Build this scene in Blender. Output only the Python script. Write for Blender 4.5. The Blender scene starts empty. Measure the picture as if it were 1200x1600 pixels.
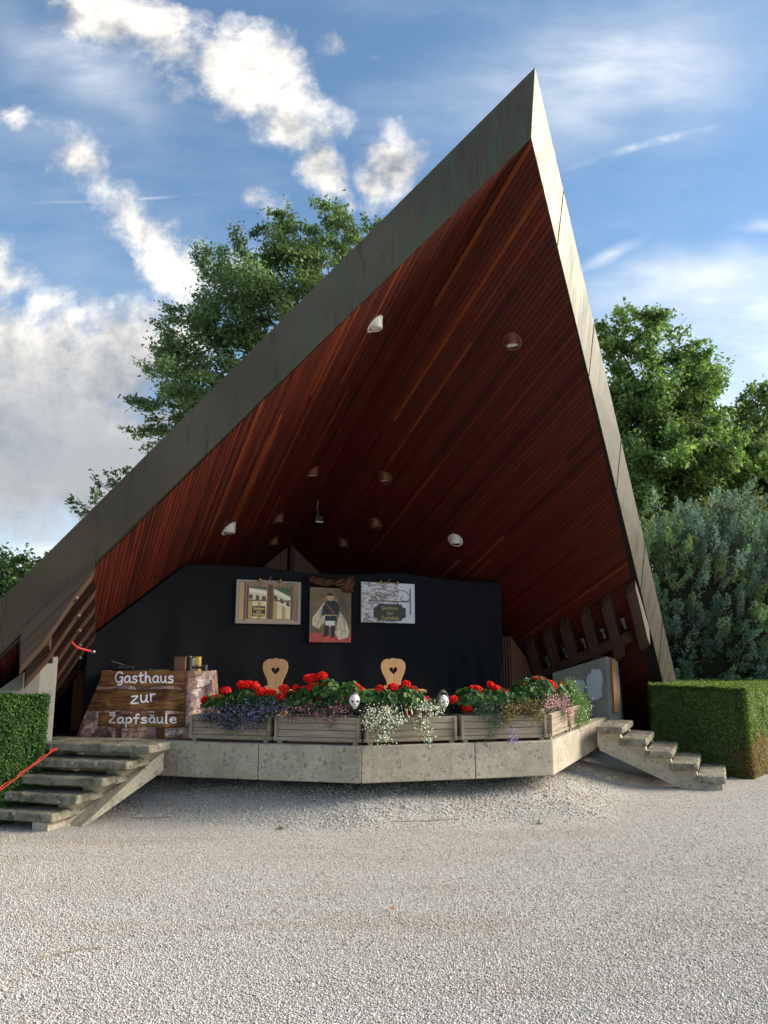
import bpy, bmesh, math, random
import numpy as np
from mathutils import Vector, Matrix

rad = math.radians
random.seed(7)
rng = np.random.default_rng(7)
S = bpy.context.scene
COL = S.collection

# ------------------------------------------------------------------ camera
EYE = 1.7
PITCH = math.atan(225 / 1200)
cam_d = bpy.data.cameras.new('camera')
cam = bpy.data.objects.new('camera', cam_d)
COL.objects.link(cam)
cam.location = (0, 0, EYE)
cam.rotation_euler = (rad(90) + PITCH, 0, 0)
cam_d.sensor_fit = 'VERTICAL'
cam_d.sensor_height = 24
cam_d.lens = 24 * 1200 / 1600
cam_d.clip_end = 2000
cam_d.clip_start = 0.05
S.camera = cam
S.render.resolution_x = 768
S.render.resolution_y = 1024

# ------------------------------------------------------------------ light
SUN_AZ = 83      # clockwise from +Y, so the low sun stands to the right
SUN_EL = 25
saz, sel = rad(SUN_AZ), rad(SUN_EL)
sun_vec = Vector((math.sin(saz) * math.cos(sel), math.cos(saz) * math.cos(sel), math.sin(sel)))
sd = bpy.data.lights.new('sun', 'SUN')
sd.energy = 3.9
sd.angle = rad(32)
sd.color = (1.0, 0.88, 0.72)
sun = bpy.data.objects.new('sun', sd)
sun.rotation_euler = sun_vec.to_track_quat('Z', 'Y').to_euler()
sun.location = (20, 0, 20)
COL.objects.link(sun)

S.view_settings.view_transform = 'Standard'
S.view_settings.look = 'None'
S.view_settings.gamma = 1
S.view_settings.use_curve_mapping = False
S.view_settings.exposure = 1.0
S.cycles.max_bounces = 8
S.cycles.use_denoising = True

# ------------------------------------------------------------------ pixel helpers (photo 1200 x 1600): points at a known height or depth
CP, SP = math.cos(PITCH), math.sin(PITCH)
CAM = np.array([0, 0, EYE])
def ray(px, py):
    x, y = px - 600, 800 - py
    return np.array([x, 1200 * CP - y * SP, 1200 * SP + y * CP])
def at_z(px, py, z):
    r = ray(px, py); return CAM + r * ((z - EYE) / r[2])
def at_y(px, py, Y):
    r = ray(px, py); return CAM + r * (Y / r[1])
PHI = rad(27)
AX = np.array([math.sin(PHI), -math.cos(PHI), 0.])     # axis of the shell, towards its open front
RX = np.array([math.cos(PHI), math.sin(PHI), 0.])
Q0 = np.array([-.125, 10.9, 0.])
def W(s, t, z): return Q0 + AX * s + RX * t + np.array([0, 0, z])
MR, GT = .4847, .850
S0, Z0 = 3.82, 7.27
def soffit_z(s, t): return Z0 - MR * (S0 - s) - GT * abs(t)
def on_soffit(px, py, side):
    n = np.array([0, 0, 1.]) - AX * MR + RX * GT * side
    r = ray(px, py); P = W(S0, 0, Z0)
    return CAM + r * (np.dot(P - CAM, n) / np.dot(r, n))
def on_stage(px, py, s):
    r = ray(px, py); P = W(s, 0, 0)
    return CAM + r * (np.dot(P - CAM, AX) / np.dot(r, AX))

# ------------------------------------------------------------------ world: sky with clouds
def lin(c):
    return tuple((x / 12.92 if x <= .04045 else ((x + .055) / 1.055) ** 2.4) for x in c)
def hx(h):
    return lin(tuple(int(h[i:i + 2], 16) / 255 for i in (0, 2, 4)))
class NT:
    """tiny node-tree writer"""
    def __init__(self, tree): self.t = tree
    def n(self, typ, ins=None, **kw):
        nd = self.t.nodes.new(typ)
        for k, v in kw.items(): setattr(nd, k, v)
        if ins:
            for k, v in ins.items(): self.set(nd.inputs[k], v)
        return nd
    def set(self, sock, v):
        if isinstance(v, bpy.types.NodeSocket): self.t.links.new(v, sock)
        elif isinstance(v, (tuple, list)) and sock.type == 'RGBA' and len(v) == 3: sock.default_value = (*v, 1)
        else: sock.default_value = v
    def m(self, op, a, b=0., c=0., clamp=False):
        nd = self.n('ShaderNodeMath', {0: a, 1: b, 2: c}, operation=op); nd.use_clamp = clamp
        return nd.outputs[0]
    def vm(self, op, a, b=(0, 0, 0)):
        nd = self.n('ShaderNodeVectorMath', {0: a, 1: b}, operation=op)
        return nd.outputs['Value'] if op in ('LENGTH', 'DOT_PRODUCT', 'DISTANCE') else nd.outputs[0]
    def mapr(self, v, a, b, c=0., d=1., smooth=True):
        nd = self.n('ShaderNodeMapRange', {0: v, 1: a, 2: b, 3: c, 4: d})
        nd.interpolation_type = 'SMOOTHSTEP' if smooth else 'LINEAR'
        return nd.outputs[0]
    def mix(self, f, a, b, blend='MIX'):
        nd = self.n('ShaderNodeMix', data_type='RGBA', blend_type=blend)
        self.set(nd.inputs[0], f); self.set(nd.inputs[6], a); self.set(nd.inputs[7], b)
        return nd.outputs[2]
    def noise(self, vec, scale, detail=4., rough=.55, dist=0., out=0):
        return self.n('ShaderNodeTexNoise', {'Vector': vec, 'Scale': scale, 'Detail': detail, 'Roughness': rough, 'Distortion': dist}).outputs[out]
    def voro(self, vec, scale, feature='F1', out=0, rand=1.):
        nd = self.n('ShaderNodeTexVoronoi', feature=feature)
        self.set(nd.inputs['Vector'], vec); self.set(nd.inputs['Scale'], scale)
        self.set(nd.inputs['Randomness'], rand)
        return nd.outputs[out]
    def mapping(self, vec, loc=(0, 0, 0), rot=(0, 0, 0), sc=(1, 1, 1), typ='POINT'):
        nd = self.n('ShaderNodeMapping', {'Vector': vec, 'Location': loc, 'Rotation': rot, 'Scale': sc}, vector_type=typ)
        return nd.outputs[0]

wd = bpy.data.worlds.new('World')
S.world = wd
wd.use_nodes = True
wt = wd.node_tree
wt.nodes.clear()
w = NT(wt)
SKY_STRENGTH = .085
tc = w.n('ShaderNodeTexCoord').outputs['Generated']
sky = w.n('ShaderNodeTexSky', sky_type='NISHITA', sun_disc=False, sun_elevation=sel, sun_rotation=saz,
          air_density=1.0, dust_density=0.6, ozone_density=2.0).outputs[0]
sep = w.n('ShaderNodeSeparateXYZ', {0: tc})
yc = w.m('MAXIMUM', sep.outputs[1], .08)
uu, vv = w.m('DIVIDE', sep.outputs[0], yc), w.m('DIVIDE', sep.outputs[2], yc)
P = w.n('ShaderNodeCombineXYZ', {0: uu, 1: vv}).outputs[0]
wob = w.n('ShaderNodeTexNoise', {'Vector': P, 'Scale': 5., 'Detail': 3.}).outputs[1]
Pw = w.vm('ADD', P, w.vm('MULTIPLY', w.vm('SUBTRACT', wob, (.5, .5, .5)), (.13, .13, 0)))
def blobs(vec, lst):
    """largest of several soft ellipses, each given at its compass bearing and height in the sky"""
    acc = None
    for (px, py, a, b, ang, amp) in lst:
        r = ray(px, py); k = 1 / r[1]
        mp = w.mapping(vec, (r[0] * k, r[2] * k, 0), (0, 0, rad(ang)), (a * k, b * k, 1), 'TEXTURE')
        v = w.m('MULTIPLY_ADD', w.vm('LENGTH', mp), -amp, amp)
        acc = v if acc is None else w.n('ShaderNodeMath', {0: acc, 1: v, 2: .12}, operation='SMOOTH_MAX').outputs[0]
    return acc
cum = blobs(Pw, [
    (200, 30, 210, 85, -22, 1.6), (370, 105, 160, 95, -32, 1.7), (460, 190, 110, 70, -30, 1.6), (505, 255, 75, 50, -35, 1.3),
    (612, 265, 80, 60, 30, 1.7), (540, 75, 80, 32, -30, .7), (400, 300, 50, 26, -20, .7),
    (20, 185, 45, 32, -30, 1.1), (125, 240, 100, 50, -32, 1.15), (215, 335, 110, 58, -52, 1.15), (285, 425, 100, 65, -35, 1.25),
    (110, 750, 380, 120, 0, 1.9), (30, 600, 280, 200, 0, 2.3), (190, 560, 180, 130, 20, 1.8), (0, 420, 60, 75, 0, 1.0), (250, 660, 190, 110, 0, 1.0), (400, 420, 75, 55, 25, .9)])
sheet = blobs(Pw, [(1130, 640, 420, 270, 0, 1.4), (960, 100, 360, 150, 15, .55), (1190, 350, 70, 26, 10, .7), (955, 388, 70, 16, 16, .5),
                   (90, 860, 160, 24, 0, .8), (1900, 700, 800, 420, 0, 1.3), (1080, 440, 260, 70, 4, .62), (120, 95, 200, 70, -25, .5), (60, 770, 260, 60, 0, .2)])  # widest ellipse: haze added out of view to brighten the right copper band
trail = blobs(w.vm('ADD', P, w.vm('MULTIPLY', w.vm('SUBTRACT', wob, (.5, .5, .5)), (.012, .02, 0))), [(1000, 228, 170, 11, 18, .75), (195, 309, 215, 4.5, 3, .5)])
fb = w.noise(P, 6., 9., .6)
fb2 = w.noise(w.vm('ADD', P, (-.03, -.05, 0)), 6., 6., .6)
fine = w.noise(Pw, 22., 6., .65)
d = w.m('ADD', cum, w.m('ADD', w.m('MULTIPLY', w.m('SUBTRACT', fb, .5), 2.7), w.m('MULTIPLY', w.m('SUBTRACT', fine, .5), 1.5)))
front = w.mapr(sep.outputs[1], .1, .3)
dirn = w.noise(tc, 2.6, 7., .58)
cov_back = w.mapr(dirn, .49, .66)
mask = w.mapr(d, .05, 1.15)
mask = w.m('ADD', w.m('MULTIPLY', mask, front), w.m('MULTIPLY', cov_back, w.m('SUBTRACT', 1., front)), clamp=True)
wisp = w.noise(w.mapping(P, rot=(0, 0, rad(-14)), sc=(1.6, 4.5, 1)), 2.2, 8., .62)
wisp2 = w.noise(w.mapping(P, rot=(0, 0, rad(10)), sc=(1.2, 3.2, 1)), 1.6, 7., .6)
smask = w.m('MULTIPLY', w.mapr(sheet, -.1, .8), w.m('MULTIPLY_ADD', w.mapr(wisp, .3, .75), .75, .32), clamp=True)
veil = w.m('MULTIPLY_ADD', w.mapr(wisp2, .42, .78), .22, .03)
tmask = w.m('MULTIPLY', w.mapr(trail, 0., .8), w.m('MULTIPLY', w.mapr(w.noise(P, 16., 5., .65), .3, .75), .75))
lit = w.m('MULTIPLY_ADD', w.m('SUBTRACT', fb, fb2), 4.2, .68, clamp=True)
thick = w.mapr(d, .6, 1.7)
base_h = w.mapr(vv, .26, .58)
lit2 = w.m('MULTIPLY', lit, w.m('MULTIPLY', w.mapr(vv, .25, .49, .25, 1.), w.m('MULTIPLY_ADD', w.m('MULTIPLY', thick, w.m('MULTIPLY_ADD', base_h, -.8, 1.)), -.45, 1.)), clamp=True)
ccol = w.mix(lit2, (2.2, 2.4, 2.7), (8.2, 7.7, 6.9))
c0 = w.mix(veil, w.mix(1., sky, (.98, 1.2, 1.26), 'MULTIPLY'), (5.6, 6.0, 6.4))
c0 = w.mix(w.m('MULTIPLY', w.mapr(vv, .34, .08), .75), c0, (4.3, 4.9, 5.6))
c1 = w.mix(w.m('MULTIPLY', smask, .9), c0, (7.4, 7.5, 7.4))
c2 = w.mix(tmask, c1, (6.2, 6.5, 6.8))
c3 = w.mix(w.m('MULTIPLY', mask, .96), c2, ccol)
bg = w.n('ShaderNodeBackground', {'Color': c3, 'Strength': SKY_STRENGTH})
wo = w.n('ShaderNodeOutputWorld')
wt.links.new(bg.outputs[0], wo.inputs[0])

# ------------------------------------------------------------------ mesh helpers
def rotz(a): return Matrix.Rotation(a, 4, 'Z')
class MB:
    def __init__(self): self.v, self.f, self.uv = [], [], []
    def add(self, vs, fs, M=None, uv=None):
        k = len(self.v)
        for p in vs:
            p = Vector([float(c) for c in p])
            self.v.append(M @ p if M is not None else p)
        for j, f in enumerate(fs):
            self.f.append([i + k for i in f])
            self.uv.append(uv[j] if uv else None)
        return self
    def box(self, c, s, M=None, taper=1.0):
        x, y, z = s[0] / 2, s[1] / 2, s[2] / 2
        vs = [(c[0] + a * x * (taper if e > 0 else 1), c[1] + b * y * (taper if e > 0 else 1), c[2] + e * z) for e in (-1, 1) for a, b in ((-1, -1), (1, -1), (1, 1), (-1, 1))]
        fs = [(0, 3, 2, 1), (4, 5, 6, 7), (0, 1, 5, 4), (1, 2, 6, 5), (2, 3, 7, 6), (3, 0, 4, 7)]
        L = max(s); uv = []
        ax = list(s).index(L)
        for f in fs:
            q = []
            for i in f:
                p = [vs[i][j] for j in range(3)]
                o = [p[j] for j in range(3) if j != ax]
                q.append((p[ax], o[0] + o[1] + 0.37 * len(self.f)))
            uv.append(q)
        return self.add(vs, fs, M, uv)
    def prism(self, lo, hi):
        """lo, hi: matching rings of points"""
        n = len(lo)
        return self.add(list(lo) + list(hi), [list(range(n))[::-1], list(range(n, 2 * n))] + [(i, (i + 1) % n, n + (i + 1) % n, n + i) for i in range(n)])
    def bar(self, a, b, wd, ht, up=(0, 0, 1)):
        a, b = Vector(a), Vector(b); d = (b - a); L = d.length; d.normalize()
        sd_ = d.cross(Vector(up)).normalized(); u = sd_.cross(d)
        M = Matrix((( d.x, sd_.x, u.x, 0), (d.y, sd_.y, u.y, 0), (d.z, sd_.z, u.z, 0), (0, 0, 0, 1)))
        M.translation = (a + b) / 2
        return self.box((0, 0, 0), (L, wd, ht), M)
    def tube(self, pts, r, n=8, cap=True):
        pts = [Vector([float(c) for c in p]) for p in pts]
        if not isinstance(r, (list, tuple)): r = [r] * len(pts)
        rings = []
        ref = Vector((0, 0, 1))
        for i, p in enumerate(pts):
            d = (pts[min(i + 1, len(pts) - 1)] - pts[max(i - 1, 0)]).normalized()
            rf = ref if abs(d.dot(ref)) < .95 else Vector((1, 0, 0))
            a = d.cross(rf).normalized(); b = a.cross(d)
            rings.append([p + (a * math.cos(q) + b * math.sin(q)) * r[i] for q in [2 * math.pi * j / n for j in range(n)]])
        vs = [q for ring in rings for q in ring]
        fs = [(i * n + j, i * n + (j + 1) % n, (i + 1) * n + (j + 1) % n, (i + 1) * n + j) for i in range(len(pts) - 1) for j in range(n)]
        if cap: fs += [list(range(n))[::-1], list(range((len(pts) - 1) * n, len(pts) * n))]
        return self.add(vs, fs)
    def lathe(self, prof, n=24, M=None, cap=True):
        vs = [(r * math.cos(2 * math.pi * j / n), r * math.sin(2 * math.pi * j / n), z) for r, z in prof for j in range(n)]
        fs = [(i * n + j, i * n + (j + 1) % n, (i + 1) * n + (j + 1) % n, (i + 1) * n + j) for i in range(len(prof) - 1) for j in range(n)]
        if cap: fs += [list(range(n))[::-1], list(range((len(prof) - 1) * n, len(prof) * n))]
        return self.add(vs, fs, M)
    def build(self, name, mat, parent=None, smooth=False, bevel=0, off=None, origin=None):
        me = bpy.data.meshes.new(name)
        o3 = Vector((0, 0, 0))
        if off is not None: o3 = Vector([float(c) for c in off])
        me.from_pydata([tuple(p - o3) for p in self.v], [], self.f)
        if any(u is not None for u in self.uv):
            ul = me.uv_layers.new(name='UVMap'); k = 0
            for f, u in zip(self.f, self.uv):
                for j in range(len(f)):
                    ul.data[k].uv = u[j] if u else (0, 0); k += 1
        bm = bmesh.new(); bm.from_mesh(me); bmesh.ops.recalc_face_normals(bm, faces=bm.faces); bm.to_mesh(me); bm.free()
        return link_mesh(name, me, mat, parent, smooth, bevel)
def link_mesh(name, me, mat, parent=None, smooth=False, bevel=0):
    if mat: me.materials.append(mat)
    if smooth: me.polygons.foreach_set('use_smooth', [True] * len(me.polygons))
    o = bpy.data.objects.new(name, me); COL.objects.link(o)
    if parent: o.parent = parent
    if bevel:
        md = o.modifiers.new('bevel', 'BEVEL'); md.width = bevel; md.segments = 2; md.limit_method = 'ANGLE'
    return o
def np_mesh(name, V, F, mat, parent=None, col=None, off=None, smooth=False, colname='Col'):
    """V (n,3), F (m,k) arrays; col (n,3) linear colours per vertex"""
    me = bpy.data.meshes.new(name)
    V = np.asarray(V, np.float32); F = np.asarray(F, np.int32)
    if off is not None: V = V - np.asarray(off, np.float32)
    me.vertices.add(len(V)); me.vertices.foreach_set('co', V.ravel())
    k = F.shape[1]
    me.loops.add(F.size); me.loops.foreach_set('vertex_index', F.ravel())
    me.polygons.add(len(F)); me.polygons.foreach_set('loop_start', np.arange(0, F.size, k, dtype=np.int32))
    me.polygons.foreach_set('loop_total', np.full(len(F), k, np.int32))
    if smooth: me.polygons.foreach_set('use_smooth', np.ones(len(F), bool))
    me.update(calc_edges=True)
    if col is not None:
        a = me.attributes.new(colname, 'FLOAT_COLOR', 'POINT')
        a.data.foreach_set('color', np.concatenate([col, np.ones((len(V), 1))], 1).astype(np.float32).ravel())
    if mat: me.materials.append(mat)
    o = bpy.data.objects.new(name, me); COL.objects.link(o)
    if parent: o.parent = parent
    return o
def tag(o, label=None, cat=None, group=None, kind=None):
    if label: o['label'] = label
    if cat: o['category'] = cat
    if group: o['group'] = group
    if kind: o['kind'] = kind
    return o
def thing(name, label, cat, loc=(0, 0, 0), rz=0, group=None):
    o = bpy.data.objects.new(name, None); COL.objects.link(o)
    o.empty_display_size = .1
    o.location = [float(c) for c in loc]; o.rotation_euler = (0, 0, rz)
    return tag(o, label, cat, group)
def dup(root, loc, rz=0, label=None, group=None):
    def cp(o, par):
        c = o.copy(); COL.objects.link(c); c.parent = par
        for ch in list(o.children): cp(ch, c)
        return c
    r = cp(root, None)
    r.location = [float(c) for c in loc]; r.rotation_euler = (0, 0, rz)
    if label: r['label'] = label
    if group: r['group'] = group
    return r

# ------------------------------------------------------------------ materials
def material(name, fn, rough=.8, metal=0., bump=None, spec=.5):
    """fn(w, pos, uv) -> base colour socket, optional bump height socket, optional roughness socket"""
    m = bpy.data.materials.new(name); m.use_nodes = True
    t = m.node_tree; t.nodes.clear(); g = NT(t)
    tcn = g.n('ShaderNodeTexCoord')
    res = fn(g, tcn.outputs['Object'], tcn.outputs['UV'])
    res = res if isinstance(res, tuple) and not (len(res) == 3 and isinstance(res[0], float)) else (res,)
    p = g.n('ShaderNodeBsdfPrincipled', {'Base Color': res[0], 'Roughness': rough, 'Metallic': metal})
    p.inputs['Specular IOR Level'].default_value = spec
    if len(res) > 1 and res[1] is not None:
        b = g.n('ShaderNodeBump', {'Height': res[1], 'Strength': bump[0], 'Distance': bump[1]})
        t.links.new(b.outputs[0], p.inputs['Normal'])
    if len(res) > 2: g.set(p.inputs['Roughness'], res[2])
    o = g.n('ShaderNodeOutputMaterial'); t.links.new(p.outputs[0], o.inputs[0])
    return m
def attr(g, name='Col'):
    return g.n('ShaderNodeAttribute', attribute_name=name).outputs['Color']
def plain(name, h, rough=.6, metal=0., var=.12, sc=30):
    def fn(g, p, uv):
        n = g.noise(p, sc, 4.)
        c = hx(h)
        return g.mix(n, tuple(x * (1 - var * 2) for x in c), tuple(min(1, x * (1 + var * 2)) for x in c)), g.noise(p, sc * 3, 3.)
    return material(name, fn, rough, metal, (.15, .005))
def wood(name, a, b, rough=.7, scale=1., bump=.3, dirt=None):
    """grain runs along u of the uv map"""
    def fn(g, p, uv):
        st = g.mapping(uv, sc=(1.6 * scale, 38 * scale, 1))
        n1 = g.noise(st, 1.6, 6., .6, .6)
        n2 = g.noise(g.mapping(uv, sc=(.7, 7, 1)), 2., 3.)
        f = g.m('MULTIPLY_ADD', n1, .75, g.m('MULTIPLY', n2, .4), clamp=True)
        c = g.mix(g.mapr(f, .3, .85), hx(a), hx(b))
        if dirt:
            c = g.mix(g.mapr(g.noise(p, 3.2, 5., .65), .5, .72, 0, .75), c, hx(dirt))
        return c, n1
    return material(name, fn, rough, 0., (bump, .004))
M = {}
def gravel_fn(g, p, uv):
    v = g.voro(p, 90., out=1); dist = g.voro(p, 90.)
    sepc = g.n('ShaderNodeSeparateColor', {0: v}).outputs
    c = g.mix(sepc[0], (.36, .345, .32), (.76, .745, .71))
    c = g.mix(g.mapr(sepc[1], .8, .95), c, (.36, .27, .17))
    c = g.mix(g.mapr(dist, .25, .75, 0, .5), c, (.2, .18, .15))
    big = g.noise(p, .55, 5., .6)
    st = g.noise(g.mapping(p, sc=(.35, 1.6, 1)), 1.1, 4., .6)
    c = g.mix(g.mapr(st, .5, .72, 0, .55), c, (.30, .235, .16))
    c = g.mix(g.mapr(big, .35, .7, .0, .3), c, (.46, .43, .37))
    return c, g.m('SUBTRACT', 1., dist)
M['gravel'] = material('gravel', gravel_fn, .95, 0., (.8, .01), .2)
def stone_fn(g, p, uv):
    return g.mix(g.mapr(g.noise(p, 160., 2.), .3, .7, 0, .35), attr(g), (.2, .18, .15))
M['pebble'] = material('pebble', stone_fn, .9, spec=.25)
def lip_fn(g, p, uv):
    n = g.noise(p, 2.2, 6., .65)
    c = g.mix(g.mapr(n, .3, .7), (.31, .27, .20), (.47, .415, .32))
    pd = g.vm('ADD', p, g.vm('MULTIPLY', g.vm('SUBTRACT', g.noise(p, 24., 3., out=1), (.5, .5, .5)), (.07, .07, .07)))
    v = g.voro(pd, 23.); vc = g.n('ShaderNodeSeparateColor', {0: g.voro(pd, 23., out=1)}).outputs
    peb = g.m('MULTIPLY', g.mapr(v, .55, .35), g.mapr(vc[0], .42, .5))
    v2 = g.voro(pd, 52.); vc2 = g.n('ShaderNodeSeparateColor', {0: g.voro(pd, 52., out=1)}).outputs
    c = g.mix(g.m('MULTIPLY', g.m('MULTIPLY', g.mapr(v2, .5, .3), g.mapr(vc2[0], .5, .58)), .7), c, g.mix(vc2[1], (.13, .105, .085), (.55, .5, .42)))
    c = g.mix(g.m('MULTIPLY', peb, .72), c, g.mix(vc[1], (.15, .125, .12), (.46, .42, .36)))
    pit = g.m('MULTIPLY', g.mapr(g.voro(p, 60.), .35, .15), g.mapr(g.noise(p, 9., 2.), .48, .6))
    c = g.mix(g.m('MULTIPLY', pit, .8), c, (.09, .075, .06))
    c = g.mix(g.mapr(g.noise(p, 3.3, 6., .7), .56, .72, 0, .55), c, (.19, .185, .125))
    c = g.mix(g.mapr(g.noise(p, 1.3, 5., .7), .58, .75, 0, .6), c, (.58, .52, .42))
    c = g.mix(g.mapr(g.noise(g.mapping(p, sc=(10, 10, .9)), 1., 5., .65), .55, .75, 0, .5), c, (.2, .175, .125))
    return c, g.m('SUBTRACT', g.noise(p, 60., 4.), pit)
M['lip'] = material('pebbled_concrete', lip_fn, .92, 0., (.5, .006), .3)
def step_fn(g, p, uv):
    n = g.noise(p, 3., 7., .7)
    c = g.mix(g.mapr(n, .3, .7), (.15, .135, .10), (.30, .275, .215))
    c = g.mix(g.mapr(g.noise(p, 7., 6., .7), .48, .64, 0, .85), c, (.07, .065, .046))
    lich = g.m('MULTIPLY', g.mapr(g.voro(p, 15.), .36, .2), g.mapr(g.noise(p, 4., 2.), .46, .58))
    c = g.mix(g.m('MULTIPLY', lich, .7), c, (.46, .45, .38))
    c = g.mix(g.mapr(g.noise(p, 2.1, 3.), .55, .7, 0, .35), c, (.16, .17, .075))
    return c, g.noise(p, 34., 6., .7)
M['step'] = material('mossy_concrete', step_fn, .95, 0., (.8, .012), .2)
def conc_fn(g, p, uv):
    c = g.mix(g.mapr(g.noise(p, 1.8, 6., .6), .3, .7), (.21, .20, .175), (.31, .295, .26))
    st = g.noise(g.mapping(p, sc=(9, 9, .7)), 1., 4.)
    c = g.mix(g.mapr(st, .52, .7, 0, .4), c, (.2, .19, .15))
    return c, g.noise(p, 22., 6.)
M['concrete'] = material('smooth_concrete', conc_fn, .9, 0., (.25, .006), .3)
M['filler'] = plain('pale_filler', 'bcc4cc', .85, var=.05, sc=6)
def copper_fn(g, p, uv):
    # uv: u along the edge, v across the band
    sep_ = g.n('ShaderNodeSeparateXYZ', {0: uv}).outputs
    drip = g.noise(g.mapping(p, sc=(11, 11, .55)), 1., 5., .65)
    c = g.mix(g.mapr(g.noise(p, .7, 4.), .35, .65), (.064, .054, .039), (.088, .075, .056))
    gr = g.m('MULTIPLY', g.mapr(drip, .47, .66), g.mapr(sep_[0], 4.2, 1.0))
    c = g.mix(g.m('MULTIPLY', gr, .85), c, (.06, .09, .068))
    c = g.mix(g.m('MULTIPLY', g.mapr(drip, .45, .32), .7), c, (.04, .038, .034))
    return c, g.noise(p, 1.6, 3.), g.mapr(drip, .3, .7, .38, .58)
M['copper'] = material('weathered_copper', copper_fn, .5, .55, (.12, .05))
def plank_fn(g, p, uv):
    st = g.mapping(uv, sc=(1.2, 46, 1))
    n1 = g.noise(st, 1.5, 6., .62, .5)
    c = g.mix(1., attr(g), g.mix(g.mapr(n1, .25, .8), (.55, .5, .48), (1.3, 1.3, 1.3)), 'MULTIPLY')
    return c, n1, g.mapr(n1, .3, .7, .5, .7)
M['plank'] = material('red_stained_planks', plank_fn, .55, 0., (.2, .003), .25)
M['backing'] = plain('dark_backing', '120a08', .9)
M['pine'] = wood('pale_pine', 'c08a55', 'dcae78', .5, .8, .12)
M['box_wood'] = wood('weathered_planter_wood', '73685a', 'aa9c87', .85, 1., .5, '6a6455')
M['timber'] = wood('dark_brown_timber', '2a1811', '5a3a2a', .75, .6, .4)
M['timber_face'] = wood('weathered_timber', '33271e', '5a4838', .8, .6, .4)
M['gable'] = wood('brown_gable_boards', '553626', '7c5740', .7, .7, .3)
M['strip'] = wood('orange_wood', '9a6234', 'c8935a', .7, .8, .2)
M['black_cloth'] = material('black_cloth', lambda g, p, uv: (g.mix(g.noise(p, 3., 4.), (.0085, .009, .0108), (.0145, .0152, .018)), g.noise(p, 220., 2.)), .95, 0., (.1, .002), .15)
M['satin'] = material('brown_satin', lambda g, p, uv: g.mix(g.noise(p, 9., 4.), (.055, .022, .011), (.17, .075, .035)), .38, .15)
M['white_paint'] = plain('white_enamel', 'd9d6cc', .35, var=.03)
M['lens'] = plain('frosted_glass_lens', 'e6e4da', .2, var=.03)
M['lamp_ring'] = plain('copper_ring', '6b432b', .5, .2)
M['black'] = plain('black_plastic', '111113', .5)
M['steel'] = plain('grey_steel', '8d8f90', .35, .8)
M['dark_steel'] = plain('dark_steel', '5a5a58', .5, .6)
M['brass'] = plain('brass', 'b0904c', .3, .85)
M['cable'] = plain('red_cable', 'd23b2c', .5, var=.05)
M['soil'] = plain('dark_soil', '2b2119', .95)
M['bark'] = material('bark', lambda g, p, uv: (g.mix(g.noise(g.mapping(p, sc=(6, 6, 1.2)), 2., 6., .7), (.035, .028, .02), (.12, .1, .075)), g.noise(g.mapping(p, sc=(6, 6, 1.2)), 2., 6., .7)), .95, 0., (.8, .03))
M['floor'] = wood('dark_unseen_floor', '1c1410', '33241b', .8, .6, .3)  # unseen floor, given a dark tone to cut light bounced onto the ceiling
M['twig'] = plain('pale_twig', '8d7f6c', .9, var=.3)
M['bone'] = plain('white_skull_paint', 'e2e0d8', .5, var=.05, sc=20)
M['socket'] = plain('black_socket_inset', '0c0c0d', .8)  # black pieces set into the eye, nose and tooth recesses
M['hood'] = plain('grey_hood', '57544f', .8, var=.2)
M['print'] = material('printed_cloth', lambda g, p, uv: attr(g), .85, 0., None, .15)
M['print_board'] = material('printed_board', lambda g, p, uv: attr(g), .45, 0., None, .4)
M['core'] = plain('shaded_core', '2b2c1a', .95)  # solid core inside foliage; the inner shade is put into its dark colour
def leaf_mat(name, tr=.3, rough=.5, tint=(1, 1, 1), spec=.35):
    m = bpy.data.materials.new(name); m.use_nodes = True
    t = m.node_tree; t.nodes.clear(); g = NT(t)
    c = attr(g)
    p = g.n('ShaderNodeBsdfPrincipled', {'Base Color': c, 'Roughness': rough})
    p.inputs['Specular IOR Level'].default_value = spec
    tl = g.n('ShaderNodeBsdfTranslucent', {'Color': g.mix(1., c, (1.25, 1.3, .6), 'MULTIPLY')})
    mx = g.n('ShaderNodeMixShader', {0: tr}); t.links.new(p.outputs[0], mx.inputs[1]); t.links.new(tl.outputs[0], mx.inputs[2])
    o = g.n('ShaderNodeOutputMaterial'); t.links.new(mx.outputs[0], o.inputs[0])
    return m
M['leaf'] = leaf_mat('leaf', .4)
M['needle'] = leaf_mat('needle', .3, .6)
M['petal'] = leaf_mat('petal', .2, .6, spec=.2)

# ------------------------------------------------------------------ numpy noise
def vnoise(x, y, seed=0):
    xi, yi = np.floor(x).astype(np.int64), np.floor(y).astype(np.int64)
    fx, fy = x - xi, y - yi
    fx, fy = fx * fx * (3 - 2 * fx), fy * fy * (3 - 2 * fy)
    def h(a, b):
        n = (a * 374761393 + b * 668265263 + seed * 1442695041) & 0x7fffffff
        n = ((n ^ (n >> 13)) * 1274126177) & 0x7fffffff
        return ((n ^ (n >> 16)) & 0xffff) / 65535.
    return (h(xi, yi) * (1 - fx) + h(xi + 1, yi) * fx) * (1 - fy) + (h(xi, yi + 1) * (1 - fx) + h(xi + 1, yi + 1) * fx) * fy
def fbm(x, y, seed=0, o=5):
    r, a, tot = 0, .5, 0
    for i in range(o):
        r = r + a * vnoise(x * 2 ** i, y * 2 ** i, seed + i * 17); tot += a; a *= .5
    return r / tot
def sstep(a, b, x):
    t = np.clip((x - a) / (b - a), 0, 1); return t * t * (3 - 2 * t)

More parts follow.
